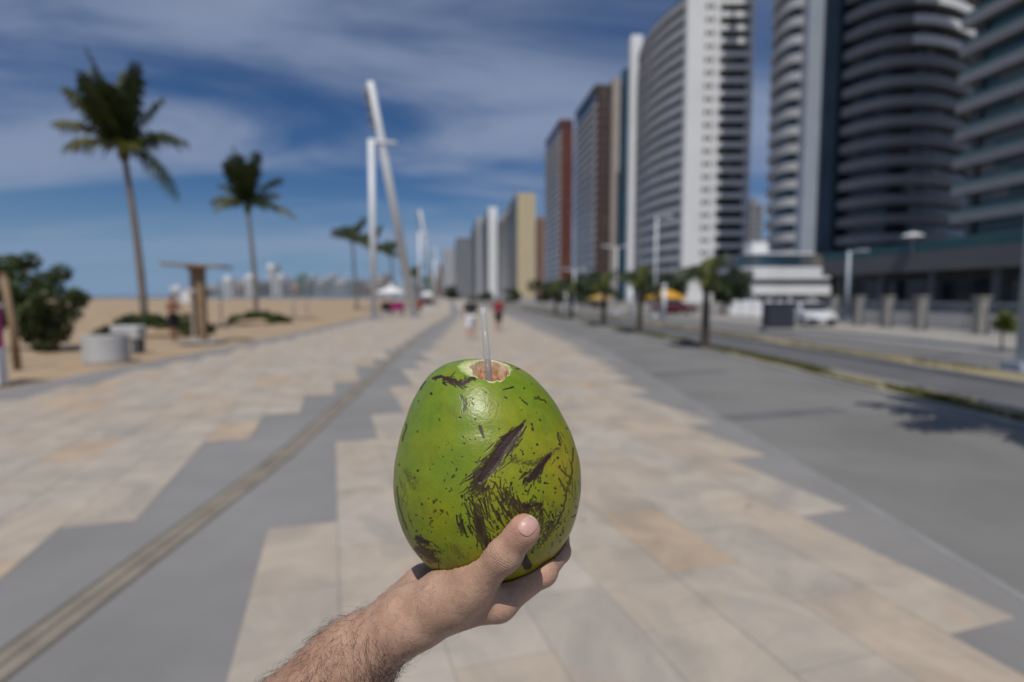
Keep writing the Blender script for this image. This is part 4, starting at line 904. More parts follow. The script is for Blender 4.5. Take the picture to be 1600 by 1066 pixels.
# ------------------------------------------------------------------ the coconut
UPX = 0.5 / F                                              # metres per photo pixel at the coconut
CC = C3(762, 735, 0.5)                                     # its centre, camera frame
prof = np.array([(176, 0), (174, 30), (166, 57), (151, 80), (127, 100.5), (82, 124), (38, 139), (-5, 146), (-49, 143), (-92, 130), (-126, 107), (-147, 78), (-156, 48), (-160, 0)], float) * 0.988
pa = np.arctan2(prof[:, 1], prof[:, 0]); pr = np.hypot(prof[:, 0], prof[:, 1])
def smooth_profile():
    a = np.linspace(0, math.pi, 721); r = np.interp(a, pa, pr)
    ext = np.concatenate([r[1:41][::-1], r, r[-41:-1][::-1]]); k = np.hanning(41); k /= k.sum()
    return a, np.convolve(ext, k, 'same')[40:-40]
PA, PR = smooth_profile()
def coco_r(d):                                             # radius in metres along unit directions (camera frame)
    al = np.arccos(np.clip(d[:, 2], -1, 1)); ph = np.arctan2(d[:, 0], -d[:, 1])
    r = np.interp(al, PA, PR)
    r = r * (1 + 0.005 * np.cos(3 * ph + 0.5) * np.sin(al) ** 2 + 0.003 * np.sin(2 * ph + al * 3) * np.sin(al))
    r = r * (1 + 0.006 * (fbm(ph * 2.2 + 20, al * 3.0, 5) - 0.5) * np.sin(al))
    return r * UPX
def coco_sdf(p):
    q = p - CC; k = np.linalg.norm(q, axis=1) + 1e-9
    return (k - coco_r(q / k[:, None])) * 0.93
def coconut():
    tilt = R(20.5); n = np.array((0.10, -math.sin(tilt), math.cos(tilt))); n /= np.linalg.norm(n)
    hc = np.array((20, -37, 163.0)) * UPX; e1 = np.array((1.0, 0, -n[0] / n[2])); e1 /= np.linalg.norm(e1); e2 = np.cross(n, e1)   # e2 points away from the camera
    NP, NT = 900, 640
    ph = np.arange(NP) / NP * 2 * math.pi; ph = ph - 0.5 * np.sin(ph + math.pi / 2)      # finer on the near side
    # opening outline on the cut: rounded at the back, pointed at the front
    w = 31 * UPX; ca, sa = np.cos(ph), np.sin(ph)
    fr = np.where(sa < 0, 1 + 0.60 * (-sa) ** 3.2, 0.95); rho = w * fr * (1 + 0.16 * (vnoise(ca * 2.5 + 9, sa * 2.5 + 9, 3) - .5) + 0.12 * (vnoise(ca * 9 + 9, sa * 9 + 9, 4) - .5))
    out = hc + (rho * ca)[:, None] * e1 + (rho * sa)[:, None] * e2
    od = out / np.linalg.norm(out, axis=1)[:, None]
    ax = hc / np.linalg.norm(hc); a1 = e1 - ax * (e1 @ ax); a1 /= np.linalg.norm(a1); a2 = np.cross(ax, a1)
    th0 = np.arccos(od @ ax); ph0 = np.arctan2(od @ a2, od @ a1)
    t = np.linspace(0, 1, NT); t = 0.12 * t + 0.88 * t ** 1.15
    TH = th0[None] + (math.pi - th0[None]) * t[:, None]
    D = np.cos(TH)[..., None] * ax + np.sin(TH)[..., None] * (np.cos(ph0)[None, :, None] * a1 + np.sin(ph0)[None, :, None] * a2)
    D = D.reshape(-1, 3); rb = coco_r(D); nd = D @ n; rp = np.where(nd > 0.2, (n @ hc) / np.maximum(nd, 0.2), 9)
    ridge = 0.0016 * (fbm(D[:, 0] * 40 + 50, D[:, 1] * 40 + 50, 8, 3) - 0.5)
    cutd = (rb - (rp + ridge)); r_ = np.minimum(rb, rp + ridge)
    SH = lambda A: A + np.stack([-0.00050 / UPX * np.maximum(0, A[..., 2] + 8 * UPX) ** 2, 0 * A[..., 0], 0 * A[..., 0]], -1)      # it leans a little to the left at the top
    V = SH(D * r_[:, None])
    flesh = np.clip(cutd / 0.0028, 0, 1)
    # scars, drawn where the photograph shows them on the near side
    P = V + CC; px = 800 + F * P[:, 0] / P[:, 1]; py = 533 - F * P[:, 2] / P[:, 1]
    zx, zy = (px - 560) / 0.4315, (py - 460) / 0.4315
    front = V[:, 1] < 0.012
    fine = fbm(px / 1.9, py / 1.9, 21, 3); mid = fbm(px / 9, py / 9, 31, 3)
    scar = np.zeros(len(V)); dent = np.zeros(len(V))
    def stroke(pts, ws, dry=0.5, amt=1.0, ang=None, de=0.0):
        nonlocal scar, dent
        best = np.full(len(V), -9.0)
        x0 = min(p[0] for p in pts) - max(ws) * 2; x1 = max(p[0] for p in pts) + max(ws) * 2; y0 = min(p[1] for p in pts) - max(ws) * 2; y1 = max(p[1] for p in pts) + max(ws) * 2
        I = np.nonzero(front & (zx > x0) & (zx < x1) & (zy > y0) & (zy < y1))[0]
        if not len(I): return
        X, Y = zx[I], zy[I]; s = np.full(len(I), -9.0)
        for (xa, ya), (xb, yb), wa, wb in zip(pts[:-1], pts[1:], ws[:-1], ws[1:]):
            dx, dy = xb - xa, yb - ya; tt = np.clip(((X - xa) * dx + (Y - ya) * dy) / (dx * dx + dy * dy + 1e-6), 0, 1)
            dd = np.hypot(X - xa - tt * dx, Y - ya - tt * dy); s = np.maximum(s, 1 - dd / (wa + (wb - wa) * tt))
        if ang is None:
            dx, dy = pts[-1][0] - pts[0][0], pts[-1][1] - pts[0][1]; ang = math.atan2(dy, dx)
        u = X * math.cos(ang) + Y * math.sin(ang); v = -X * math.sin(ang) + Y * math.cos(ang)
        st = fbm(u / 30, v / 5.0, 41, 3); nn = 0.55 * st + 0.45 * fine[I]
        k = np.clip((s - dry * (1 - nn) * 1.5 + 0.35 * (1 - dry)) / 0.22, 0, 1)
        scar[I] = np.maximum(scar[I], k * amt); dent[I] = np.maximum(dent[I], de * np.clip(s * 1.6, 0, 1))
    stroke([(596, 474), (560, 508), (520, 556), (492, 600), (460, 646), (440, 676)], [10, 24, 30, 30, 24, 12], 0.5, 1, None, 1.0)
    stroke([(590, 500), (520, 580), (450, 650), (410, 715)], [40, 62, 70, 60], 0.92, .75)
    stroke([(690, 585), (655, 630), (618, 675)], [14, 22, 18], 0.62); stroke([(720, 560), (640, 620), (560, 600)], [40, 60, 50], 1.05, .7)
    stroke([(430, 760), (450, 860), (470, 930)], [50, 60, 44], 0.98, .8, R(74)); stroke([(520, 720), (580, 780), (660, 765)], [50, 60, 44], 1.0, .8, R(80)); stroke([(600, 770), (664, 762)], [18, 16], 0.75)
    stroke([(640, 800), (700, 850), (660, 910)], [60, 60, 40], 1.02, .8, R(110)); stroke([(590, 930), (612, 985)], [22, 26], 0.6); stroke([(480, 930), (560, 990)], [40, 50], 0.9)
    stroke([(300, 298), (340, 312), (375, 326), (405, 308), (438, 292)], [6, 9, 10, 9, 8], 0.5); stroke([(270, 305), (300, 296)], [6, 8], 0.5)
    stroke([(372, 368), (388, 400), (378, 425)], [14, 26, 18], 0.85, 0.8); stroke([(525, 345), (560, 336)], [5, 6], 0.6)
    stroke([(215, 885), (250, 900)], [26, 16], 0.7); stroke([(215, 925), (275, 965)], [30, 26], 0.75, .85); stroke([(165, 640), (205, 700)], [26, 40], 1.0, .5)
    stroke([(440, 480), (455, 520)], [10, 4], 0.5)
    for x, y, w_, a_ in ((190, 660, 46, .30), (360, 935, 60, .35), (330, 420, 60, .16), (250, 780, 80, .16), (640, 480, 70, .14), (700, 760, 60, .22), (480, 400, 60, .14), (310, 600, 80, .12), (560, 900, 70, .3)):
        stroke([(x - w_ * .4, y - w_ * .3), (x + w_ * .4, y + w_ * .3)], [w_, w_], 0.95, a_, R(80))
    for pts in ([(722, 500), (730, 545)], [(776, 560), (774, 640), (765, 690)], [(728, 670), (745, 705), (758, 712)], [(758, 700), (742, 780), (720, 830), (690, 870)], [(765, 470), (795, 560)], [(650, 372), (662, 380), (680, 392)],
                [(590, 385), (612, 398)], [(175, 470), (160, 530)], [(140, 700), (150, 780), (175, 850)], [(735, 640), (770, 668)], [(455, 735), (472, 700)], [(470, 690), (480, 745)], [(240, 315), (225, 345)], [(570, 270), (600, 272)]):
        q = []; 
        for a, b in zip(pts[:-1], pts[1:]):
            for k in range(4): q.append((a[0] + (b[0] - a[0]) * k / 4 + rnd.uniform(-3, 3), a[1] + (b[1] - a[1]) * k / 4 + rnd.uniform(-3, 3)))
        q.append(pts[-1]); stroke(q, [3.6] * len(q), 0.25, 0.8)
    def bundle(n, a, b, sp, ang, da, ln, w, bend=0.25, amt=1.0):
        for k in range(n):
            u = rnd.random(); x = a[0] + (b[0] - a[0]) * u + rnd.gauss(0, sp); y = a[1] + (b[1] - a[1]) * u + rnd.gauss(0, sp); g0 = R(ang) + rnd.gauss(0, R(da)); l = rnd.uniform(*ln); ww = rnd.uniform(*w); bd = rnd.gauss(bend, .15)
            p1 = (x + l * .5 * math.cos(g0), y + l * .5 * math.sin(g0)); p2 = (p1[0] + l * .5 * math.cos(g0 + bd), p1[1] + l * .5 * math.sin(g0 + bd))
            stroke([(x, y), p1, p2], [ww, ww * .9, ww * .4], rnd.uniform(.2, .6), amt * rnd.uniform(.75, 1))
    bundle(120, (588, 482), (440, 665), 15, 127, 10, (25, 85), (2.5, 7), .05)
    bundle(60, (540, 540), (415, 690), 20, 132, 14, (15, 55), (2, 4.5), .15)
    bundle(40, (420, 680), (470, 720), 20, 155, 25, (8, 34), (2, 4.5), .2)
    for q in range(17):                                                               # combed streaks below the scar
        x = 386 + q * 12.5 + rnd.uniform(-5, 5); bundle(3, (x - 8, 722 + rnd.uniform(-18, 36)), (x + 8, 765 + rnd.uniform(-10, 40)), 6, 74 - q * 1.2, 7, (45, 130), (1.8, 5.0), -.30)
    bundle(46, (425, 810), (465, 905), 13, 68, 10, (25, 70), (2.5, 6), -.15); bundle(14, (362, 800), (382, 850), 5, 75, 10, (15, 45), (2.5, 6), -.1)
    bundle(34, (510, 680), (560, 740), 18, 80, 24, (12, 44), (2, 5), 0)
    bundle(60, (610, 678), (690, 590), 13, 118, 16, (10, 36), (2, 5.5), 0)
    bundle(60, (560, 790), (672, 762), 17, 88, 24, (8, 36), (2, 5), 0)
    bundle(70, (640, 870), (725, 820), 28, 115, 24, (5, 28), (2, 4), 0)
    bundle(40, (300, 302), (375, 322), 6, 15, 22, (8, 30), (2, 6), 0); bundle(30, (375, 324), (438, 292), 6, -28, 20, (8, 26), (2, 6), 0)
    bundle(44, (205, 890), (300, 965), 14, 38, 24, (8, 36), (2, 5), 0)
    bundle(16, (725, 480), (770, 700), 12, 85, 14, (20, 70), (1.6, 2.4), .1, .8)
    bundle(14, (140, 600), (180, 860), 10, 75, 14, (20, 60), (1.6, 2.4), .1, .7)
    for k in range(330):
        if rnd.random() < 0.55: x, y = rnd.gauss(560, 120), rnd.gauss(720, 130)
        else: x, y = rnd.uniform(140, 790), rnd.uniform(300, 960)
        if rnd.random() < 0.3: y = rnd.gauss(850, 70); x = rnd.uniform(200, 760)
        s_ = rnd.choice([2.6, 3, 3.4, 4, 5.5]); a = rnd.gauss(1.2, 0.7); l = rnd.choice([0.5, 1, 2, 5, 9])
        stroke([(x, y), (x + l * math.cos(a), y + l * math.sin(a))], [s_, s_ * .7], 0.2, rnd.uniform(0.6, 1))
    al = np.arccos(np.clip(D[:, 2], -1, 1)); ph_ = np.arctan2(D[:, 0], -D[:, 1])
    back = np.clip((fbm(ph_ * 5 + 40, al * 7, 61, 4) - 0.60) / 0.06, 0, 1) * (~front)
    scar = np.maximum(scar, back * 0.9) * (1 - flesh)
    nrm = D
    V = V - nrm * (0.0006 * dent * (1 - flesh) + 0.00012 * scar)[:, None]
    V = V.reshape(NT, NP, 3)
    # the opening: lip, fibrous wall, pink flesh at the bottom
    rings = []
    for s_, dp in ((0.965, 0.0006), (0.93, 0.0022), (0.90, 0.006), (0.84, 0.012), (0.78, 0.020), (0.72, 0.027), (0.60, 0.031), (0.42, 0.033), (0.2, 0.034), (0.03, 0.034)):
        wob = 1 + 0.10 * (vnoise(ca * 5 + 9 + dp * 200, sa * 5 + 9, 14) - .5) * min(1, dp / 0.006)
        rings.append(hc + (rho * s_ * wob * ca)[:, None] * e1 + (rho * s_ * wob * sa)[:, None] * e2 - n * (dp + 0.002 * (vnoise(ca * 4 + 5, sa * 4 + 5 + dp * 90, 15) - .5) * min(1, dp / .01))[:, None])
    rings = SH(np.array(rings)[::-1])
    allv = np.concatenate([rings, V], 0); nr = allv.shape[0]
    hole = np.concatenate([np.repeat(np.array([0, .55, .8, 1, 1, 1, 1, 1, 1, 1.0])[::-1], NP), np.zeros(NT * NP)])
    flesh = np.concatenate([np.ones(len(rings) * NP), flesh]); scar = np.concatenate([np.zeros(len(rings) * NP), scar])
    i = np.arange(nr - 1)[:, None] * NP; j = np.arange(NP)[None]; j2 = (j + 1) % NP
    Q = np.stack([i + j, i + NP + j, i + NP + j2, i + j2], -1).reshape(-1, 4)
    me = np_mesh('green_coconut', allv.reshape(-1, 3), Q)
    for nm, a in (('scar', scar), ('flesh', flesh), ('hole', hole)):
        at = me.attributes.new(nm, 'FLOAT', 'POINT'); at.data.foreach_set('value', a.astype(np.float32))
    m = bpy.data.materials.new('coconut_husk'); m.use_nodes = True; t = m.node_tree; L = t.links.new; b = t.nodes['Principled BSDF']
    tc = N(t, 'ShaderNodeTexCoord'); sx = N(t, 'ShaderNodeSeparateXYZ'); L(tc.outputs['Object'], sx.inputs[0])
    n1 = N(t, 'ShaderNodeTexNoise'); n1.inputs['Scale'].default_value = 22; n1.inputs['Detail'].default_value = 6; L(tc.outputs['Object'], n1.inputs['Vector'])
    # ripening: greener towards the stem and left, yellower towards the lower right
    q1 = N(t, 'ShaderNodeMath', operation='MULTIPLY_ADD'); L(sx.outputs['Z'], q1.inputs[0]); q1.inputs[1].default_value = -4.6; q1.inputs[2].default_value = 0.40
    q2 = N(t, 'ShaderNodeMath', operation='MULTIPLY_ADD'); L(sx.outputs['X'], q2.inputs[0]); q2.inputs[1].default_value = 3.6; L(q1.outputs[0], q2.inputs[2])
    q3 = N(t, 'ShaderNodeMath', operation='MULTIPLY_ADD'); L(n1.outputs['Fac'], q3.inputs[0]); q3.inputs[1].default_value = 1.7; L(q2.outputs[0], q3.inputs[2])
    q4 = N(t, 'ShaderNodeMath', operation='SUBTRACT'); L(q3.outputs[0], q4.inputs[0]); q4.inputs[1].default_value = 0.82
    rp = N(t, 'ShaderNodeValToRGB'); E = rp.color_ramp.elements
    E[0].position = 0.0; E[0].color = (0.150, 0.225, 0.012, 1); E[1].position = 1.0; E[1].color = (0.31, 0.255, 0.004, 1)
    e = E.new(0.45); e.color = (0.222, 0.255, 0.007, 1)
    L(q4.outputs[0], rp.inputs[0])
    n2 = N(t, 'ShaderNodeTexNoise'); n2.inputs['Scale'].default_value = 120; n2.inputs['Detail'].default_value = 4; L(tc.outputs['Object'], n2.inputs['Vector'])
    mr = N(t, 'ShaderNodeMapRange'); mr.inputs['To Min'].default_value = 0.74; mr.inputs['To Max'].default_value = 1.22; L(n2.outputs['Fac'], mr.inputs['Value'])
    mu = N(t, 'ShaderNodeMix', data_type='RGBA', blend_type='MULTIPLY'); mu.inputs['Factor'].default_value = 1; L(rp.outputs[0], mu.inputs['A']); L(mr.outputs[0], mu.inputs['B'])
    def att(nm): a = N(t, 'ShaderNodeAttribute'); a.attribute_name = nm; return a.outputs['Fac']
    sc_ = att('scar'); fl = att('flesh'); ho = att('hole')
    s1 = N(t, 'ShaderNodeMix', data_type='RGBA'); L(sc_, s1.inputs['Factor']); L(mu.outputs['Result'], s1.inputs['A']); s1.inputs['B'].default_value = (0.030, 0.012, 0.0065, 1)
    fr_ = N(t, 'ShaderNodeValToRGB'); fr_.color_ramp.elements[0].color = (0.22, 0.34, 0.05, 1); fr_.color_ramp.elements[1].color = (0.66, 0.60, 0.42, 1); e = fr_.color_ramp.elements.new(0.5); e.color = (0.50, 0.52, 0.24, 1); L(fl, fr_.inputs[0])
    gt = N(t, 'ShaderNodeMath', operation='GREATER_THAN'); L(fl, gt.inputs[0]); gt.inputs[1].default_value = 0.02
    s2 = N(t, 'ShaderNodeMix', data_type='RGBA'); L(gt.outputs[0], s2.inputs['Factor']); L(s1.outputs['Result'], s2.inputs['A']); L(fr_.outputs[0], s2.inputs['B'])
    n3 = N(t, 'ShaderNodeTexNoise'); n3.inputs['Scale'].default_value = 130; n3.inputs['Detail'].default_value = 6; L(tc.outputs['Object'], n3.inputs['Vector'])
    hr = N(t, 'ShaderNodeValToRGB'); hr.color_ramp.elements[0].position = 0.36; hr.color_ramp.elements[0].color = (0.45, 0.20, 0.09, 1); hr.color_ramp.elements[1].position = 0.58; hr.color_ramp.elements[1].color = (0.82, 0.60, 0.40, 1); L(n3.outputs['Fac'], hr.inputs[0])
    s3 = N(t, 'ShaderNodeMix', data_type='RGBA'); L(ho, s3.inputs['Factor']); L(s2.outputs['Result'], s3.inputs['A']); L(hr.outputs[0], s3.inputs['B'])
    L(s3.outputs['Result'], b.inputs['Base Color'])
    r1 = N(t, 'ShaderNodeMapRange'); r1.inputs['To Min'].default_value = 0.24; r1.inputs['To Max'].default_value = 0.46; L(n1.outputs['Fac'], r1.inputs['Value'])
    r2 = N(t, 'ShaderNodeMath', operation='MULTIPLY_ADD'); L(fl, r2.inputs[0]); r2.inputs[1].default_value = 0.35; L(r1.outputs[0], r2.inputs[2]); r3 = N(t, 'ShaderNodeMath', operation='MULTIPLY_ADD'); L(sc_, r3.inputs[0]); r3.inputs[1].default_value = 0.12; L(r2.outputs[0], r3.inputs[2]); L(r3.outputs[0], b.inputs['Roughness'])
    b.inputs['Specular IOR Level'].default_value = 0.45
    b.inputs['Subsurface Weight'].default_value = 0.05; b.inputs['Subsurface Radius'].default_value = (0.002, 0.003, 0.001)
    bp = N(t, 'ShaderNodeBump'); bp.inputs['Strength'].default_value = 0.16; bp.inputs['Distance'].default_value = 0.002
    ad = N(t, 'ShaderNodeMath', operation='MULTIPLY_ADD'); L(sc_, ad.inputs[0]); ad.inputs[1].default_value = -0.35
    n5 = N(t, 'ShaderNodeTexNoise'); n5.inputs['Scale'].default_value = 420; n5.inputs['Detail'].default_value = 3; L(tc.outputs['Object'], n5.inputs['Vector'])
    L(n5.outputs['Fac'], ad.inputs[2]); L(ad.outputs[0], bp.inputs['Height']); L(bp.outputs[0], b.inputs['Normal'])
    o = link('green_coconut', me, m, None, True)
    o.location = cam2world(CC); o.rotation_euler = (-PITCH, 0, 0)
    tag(o, 'green coconut with brown scars and a cut opening on top, held in the hand', 'coconut')
    # straw
    sm = bpy.data.materials.new('clear_straw'); sm.use_nodes = True; t = sm.node_tree; L = t.links.new; b = t.nodes['Principled BSDF']; mo = t.nodes['Material Output']
    b.inputs['Base Color'].default_value = (0.72, 0.72, 0.71, 1); b.inputs['Roughness'].default_value = 0.2; b.inputs['Specular IOR Level'].default_value = 0.6
    tn = N(t, 'ShaderNodeTexNoise'); tn.inputs['Scale'].default_value = 60
    tr = N(t, 'ShaderNodeBsdfTransparent'); tr.inputs['Color'].default_value = (0.93, 0.93, 0.92, 1)
    lw = N(t, 'ShaderNodeLayerWeight'); lw.inputs['Blend'].default_value = 0.35
    ra = N(t, 'ShaderNodeMapRange'); ra.inputs['To Min'].default_value = 0.12; ra.inputs['To Max'].default_value = 0.60; L(lw.outputs['Facing'], ra.inputs['Value'])
    mx = N(t, 'ShaderNodeMixShader'); L(ra.outputs[0], mx.inputs[0]); L(tr.outputs[0], mx.inputs[1]); L(b.outputs[0], mx.inputs[2]); L(mx.outputs[0], mo.inputs[0])
    top = np.array(C3(754.5, 481, 0.480)); bot = np.array(C3(765, 607, 0.470)); bot = top + (bot - top) * 1.06
    mb = MB(); seg = 28; v = []
    d_ = (bot - top) / np.linalg.norm(bot - top); a_ = np.cross(d_, (0, 1, 0)); a_ /= np.linalg.norm(a_); c_ = np.cross(d_, a_)
    for p, r_ in ((bot, .00275), (top, .00275), (top, .00240), (bot, .00240)):
        for k in range(seg):
            an = 2 * math.pi * k / seg; v.append(p - CC + (a_ * math.cos(an) + c_ * math.sin(an)) * r_)
    f = [(i * seg + k, i * seg + (k + 1) % seg, ((i + 1) % 4) * seg + (k + 1) % seg, ((i + 1) % 4) * seg + k) for i in range(4) for k in range(seg)]
    s_ = mb.add(v, f).build('drinking_straw', sm, None, True); s_.location = cam2world(CC); s_.rotation_euler = (-PITCH, 0, 0)
    tag(s_, 'clear plastic straw standing in the open green coconut', 'straw')
coconut()

# ------------------------------------------------------------------ the arm and hand: one continuous skin
def arm():
    c = C3
    wr = c(630, 978, 0.482); up = np.array((0.55, 0, 0.83)); palm_n = np.array((-0.55, 0.1, 0.83))
    el = np.array((-0.300, 0.405, -0.405)); sh = np.array((-0.40, 0.10, -0.33))
    mid = c(545, 1042, 0.472)
    T = [c(668, 957, .460), c(737, 912, .4415), c(787, 865, .4250), c(819, 829, .4165)]
    I = [c(779, 942, .450), c(848, 893, .464), c(874, 862, .492), c(876, 824, .528)]
    M = [c(778, 940, .482), c(846, 892, .520), c(858, 856, .552), c(846, 815, .573)]
    Rg = [c(768, 936, .503), c(830, 892, .550), c(838, 860, .577), c(826, 825, .590)]
    Pk = [c(752, 928, .520), c(800, 893, .568), c(806, 868, .587), c(798, 840, .596)]
    wp = [c(634, 970, .462), c(628, 966, .503)]
    def sdf(p):
        d = cone(p, mid, el, .0325, .045)
        d = smin(d, cone(p, el, sh, .046, .050), .02)
        d = smin(d, cone(p, wp[0], mid, .0214, .0322), .012); d = smin(d, cone(p, wp[1], mid, .0210, .031), .012)
        d = smin(d, cone(p, wp[0], wp[1], .0214, .0210), .012)
        # palm
        h = cone(p, wp[0], I[0], .0190, .0122)
        for q, r0, r1 in ((M[0], .0185, .0130), (Rg[0], .0185, .0128), (Pk[0], .0185, .0120)):
            h = smin(h, cone(p, (wp[0] + wp[1]) / 2, q, r0, r1), .012)
        h = smin(h, cone(p, wp[1], c(668, 926, .515), .022, .0235), .012)
        h = smin(h, cone(p, c(668, 926, .515), Pk[0], .0225, .0135), .012)
        h = smin(h, cone(p, I[0], Pk[0], .012, .0115), .010)
        # thumb with its ball
        t = cone(p, T[0], T[1], .0228, .0185); t = smin(t, blob(p, c(706, 932, .452), (.026, .021, .020)), .014)
        t = smin(t, cone(p, T[1], T[2], .0168, .0124), .010)
        tn = np.array((0.25, -0.95, 0.15))
        t2 = smin(cone(p, T[2], T[3], .0120, .0122, (tn, .86)), blob(p, T[2], (.0130, .0122, .0130)), .006)
        t = smin(t, t2, .006)
        h = smin(h, t, .006)
        # web between thumb and index
        h = smin(h, cone(p, c(722, 942, .466), c(762, 952, .460), .013, .0095), .008)
        for J, rr in ((I, (.0128, .0108, .0095, .0080)), (M, (.0130, .0108, .0098, .0082)), (Rg, (.0120, .0102, .0092, .0078)), (Pk, (.0108, .0090, .0082, .0070))):
            fd = cone(p, J[0], J[1], rr[0], rr[1]); fd = smin(fd, cone(p, J[1], J[2], rr[1], rr[2]), .004)
            fd = smin(fd, cone(p, J[2], J[3], rr[2], rr[3]), .004); fd = smin(fd, blob(p, J[1], (rr[1] * 1.08,) * 3), .004)
            h = smin(h, fd, .006)
        d = smin(d, h, .016)
        # tendons at the wrist and the snuffbox hollow
        d = smin(d, cone(p, c(640, 950, .452), c(700, 905, .447), .0055, .0045), .010)
        # forearm muscle on top
        d = smin(d, cone(p, c(560, 1015, .468), el + np.array((0, 0, .01)), .020, .036), .02)
        # skin yields where the coconut presses on it
        return np.maximum(d, -(coco_sdf(p) - 0.0003))
    V, Q = surface_net(sdf, (-0.47, 0.03, -0.47), (0.075, 0.64, -0.10), 0.0016)
    # settle the skin onto the exact surface and relax
    Vn = len(V); E = np.concatenate([Q[:, [0, 1]], Q[:, [1, 2]], Q[:, [2, 3]], Q[:, [3, 0]]])
    for it in range(3):
        s = np.zeros((Vn, 3)); k = np.zeros(Vn); np.add.at(s, E[:, 0], V[E[:, 1]]); np.add.at(s, E[:, 1], V[E[:, 0]]); np.add.at(k, E[:, 0], 1); np.add.at(k, E[:, 1], 1)
        V = V + 0.55 * (s / k[:, None] - V)
    fn = np.cross(V[Q[:, 1]] - V[Q[:, 0]], V[Q[:, 2]] - V[Q[:, 0]])
    if (fn * V[Q[:, 0]]).sum() < 0: Q = Q[:, ::-1]
    me = np_mesh('person', V, Q)
    # redness towards fingertips and joints, hair density
    def near(q, r): return np.exp(-(np.linalg.norm(V - q, axis=1) / r) ** 2)
    red = np.clip(1.0 * near(T[3] + (.004, 0, .004), .016) + 0.6 * near(T[2], .012) + 0.8 * near(I[3], .02) + .5 * near(I[1], .014) + .35 * near(I[0], .016), 0, 1)
    at = me.attributes.new('red', 'FLOAT', 'POINT'); at.data.foreach_set('value', red.astype(np.float32))
    ax0 = (el - wr) / np.linalg.norm(el - wr); tanv = np.clip(((V - wr) @ ax0 + .005) / .09, 0, 1)
    at = me.attributes.new('tan', 'FLOAT', 'POINT'); at.data.foreach_set('value', tanv.astype(np.float32))
    # wrinkle bands across the thumb joint
    ta = (T[3] - T[1]) / np.linalg.norm(T[3] - T[1]); u = (V - T[2]) @ ta
    wk = np.exp(-(u / .0075) ** 2) * np.exp(-(np.linalg.norm(V - T[2], axis=1) / .017) ** 4)
    at = me.attributes.new('wrinkle', 'FLOAT', 'POINT'); at.data.foreach_set('value', wk.astype(np.float32))
    at = me.attributes.new('wu', 'FLOAT', 'POINT'); at.data.foreach_set('value', u.astype(np.float32))
    m = bpy.data.materials.new('skin'); m.use_nodes = True; t = m.node_tree; L = t.links.new; b = t.nodes['Principled BSDF']
    tc = N(t, 'ShaderNodeTexCoord')
    n1 = N(t, 'ShaderNodeTexNoise'); n1.inputs['Scale'].default_value = 55; n1.inputs['Detail'].default_value = 6; n1.inputs['Roughness'].default_value = .65; L(tc.outputs['Object'], n1.inputs['Vector'])
    rp = N(t, 'ShaderNodeValToRGB'); rp.color_ramp.elements[0].position = .32; rp.color_ramp.elements[0].color = (0.37, 0.213, 0.143, 1); rp.color_ramp.elements[1].position = .68; rp.color_ramp.elements[1].color = (0.52, 0.335, 0.235, 1); L(n1.outputs['Fac'], rp.inputs[0])
    a = N(t, 'ShaderNodeAttribute'); a.attribute_name = 'red'; ml = N(t, 'ShaderNodeMath', operation='MULTIPLY'); L(a.outputs['Fac'], ml.inputs[0]); ml.inputs[1].default_value = .55
    ta_ = N(t, 'ShaderNodeAttribute'); ta_.attribute_name = 'tan'; tm_ = N(t, 'ShaderNodeMath', operation='MULTIPLY'); L(ta_.outputs['Fac'], tm_.inputs[0]); tm_.inputs[1].default_value = .6
    mt = N(t, 'ShaderNodeMix', data_type='RGBA'); L(tm_.outputs[0], mt.inputs['Factor']); L(rp.outputs[0], mt.inputs['A']); mt.inputs['B'].default_value = (0.30, 0.165, 0.105, 1)
    mx = N(t, 'ShaderNodeMix', data_type='RGBA'); L(ml.outputs[0], mx.inputs['Factor']); L(mt.outputs['Result'], mx.inputs['A']); mx.inputs['B'].default_value = (0.54, 0.23, 0.17, 1)
    n0 = N(t, 'ShaderNodeTexNoise'); n0.inputs['Scale'].default_value = 420; n0.inputs['Detail'].default_value = 2; L(tc.outputs['Object'], n0.inputs['Vector'])
    mr = N(t, 'ShaderNodeMapRange'); mr.inputs['To Min'].default_value = .85; mr.inputs['To Max'].default_value = 1.15; L(n0.outputs['Fac'], mr.inputs['Value'])
    mu = N(t, 'ShaderNodeMix', data_type='RGBA', blend_type='MULTIPLY'); mu.inputs['Factor'].default_value = 1; L(mx.outputs['Result'], mu.inputs['A']); L(mr.outputs[0], mu.inputs['B'])
    L(mu.outputs['Result'], b.inputs['Base Color'])
    b.inputs['Roughness'].default_value = .48; b.inputs['Specular IOR Level'].default_value = .38
    b.inputs['Subsurface Weight'].default_value = .22; b.inputs['Subsurface Radius'].default_value = (.006, .0022, .0012); b.inputs['Subsurface Scale'].default_value = 1
    vo = N(t, 'ShaderNodeTexVoronoi'); vo.inputs['Scale'].default_value = 900; L(tc.outputs['Object'], vo.inputs['Vector'])
    n2 = N(t, 'ShaderNodeTexNoise'); n2.inputs['Scale'].default_value = 260; n2.inputs['Detail'].default_value = 4; L(tc.outputs['Object'], n2.inputs['Vector'])
    wa = N(t, 'ShaderNodeAttribute'); wa.attribute_name = 'wrinkle'; wu = N(t, 'ShaderNodeAttribute'); wu.attribute_name = 'wu'
    w1 = N(t, 'ShaderNodeMath', operation='MULTIPLY_ADD'); L(wu.outputs['Fac'], w1.inputs[0]); w1.inputs[1].default_value = 3200; 
    n3 = N(t, 'ShaderNodeTexNoise'); n3.inputs['Scale'].default_value = 170; L(tc.outputs['Object'], n3.inputs['Vector']); w0 = N(t, 'ShaderNodeMath', operation='MULTIPLY'); L(n3.outputs['Fac'], w0.inputs[0]); w0.inputs[1].default_value = 13; L(w0.outputs[0], w1.inputs[2])
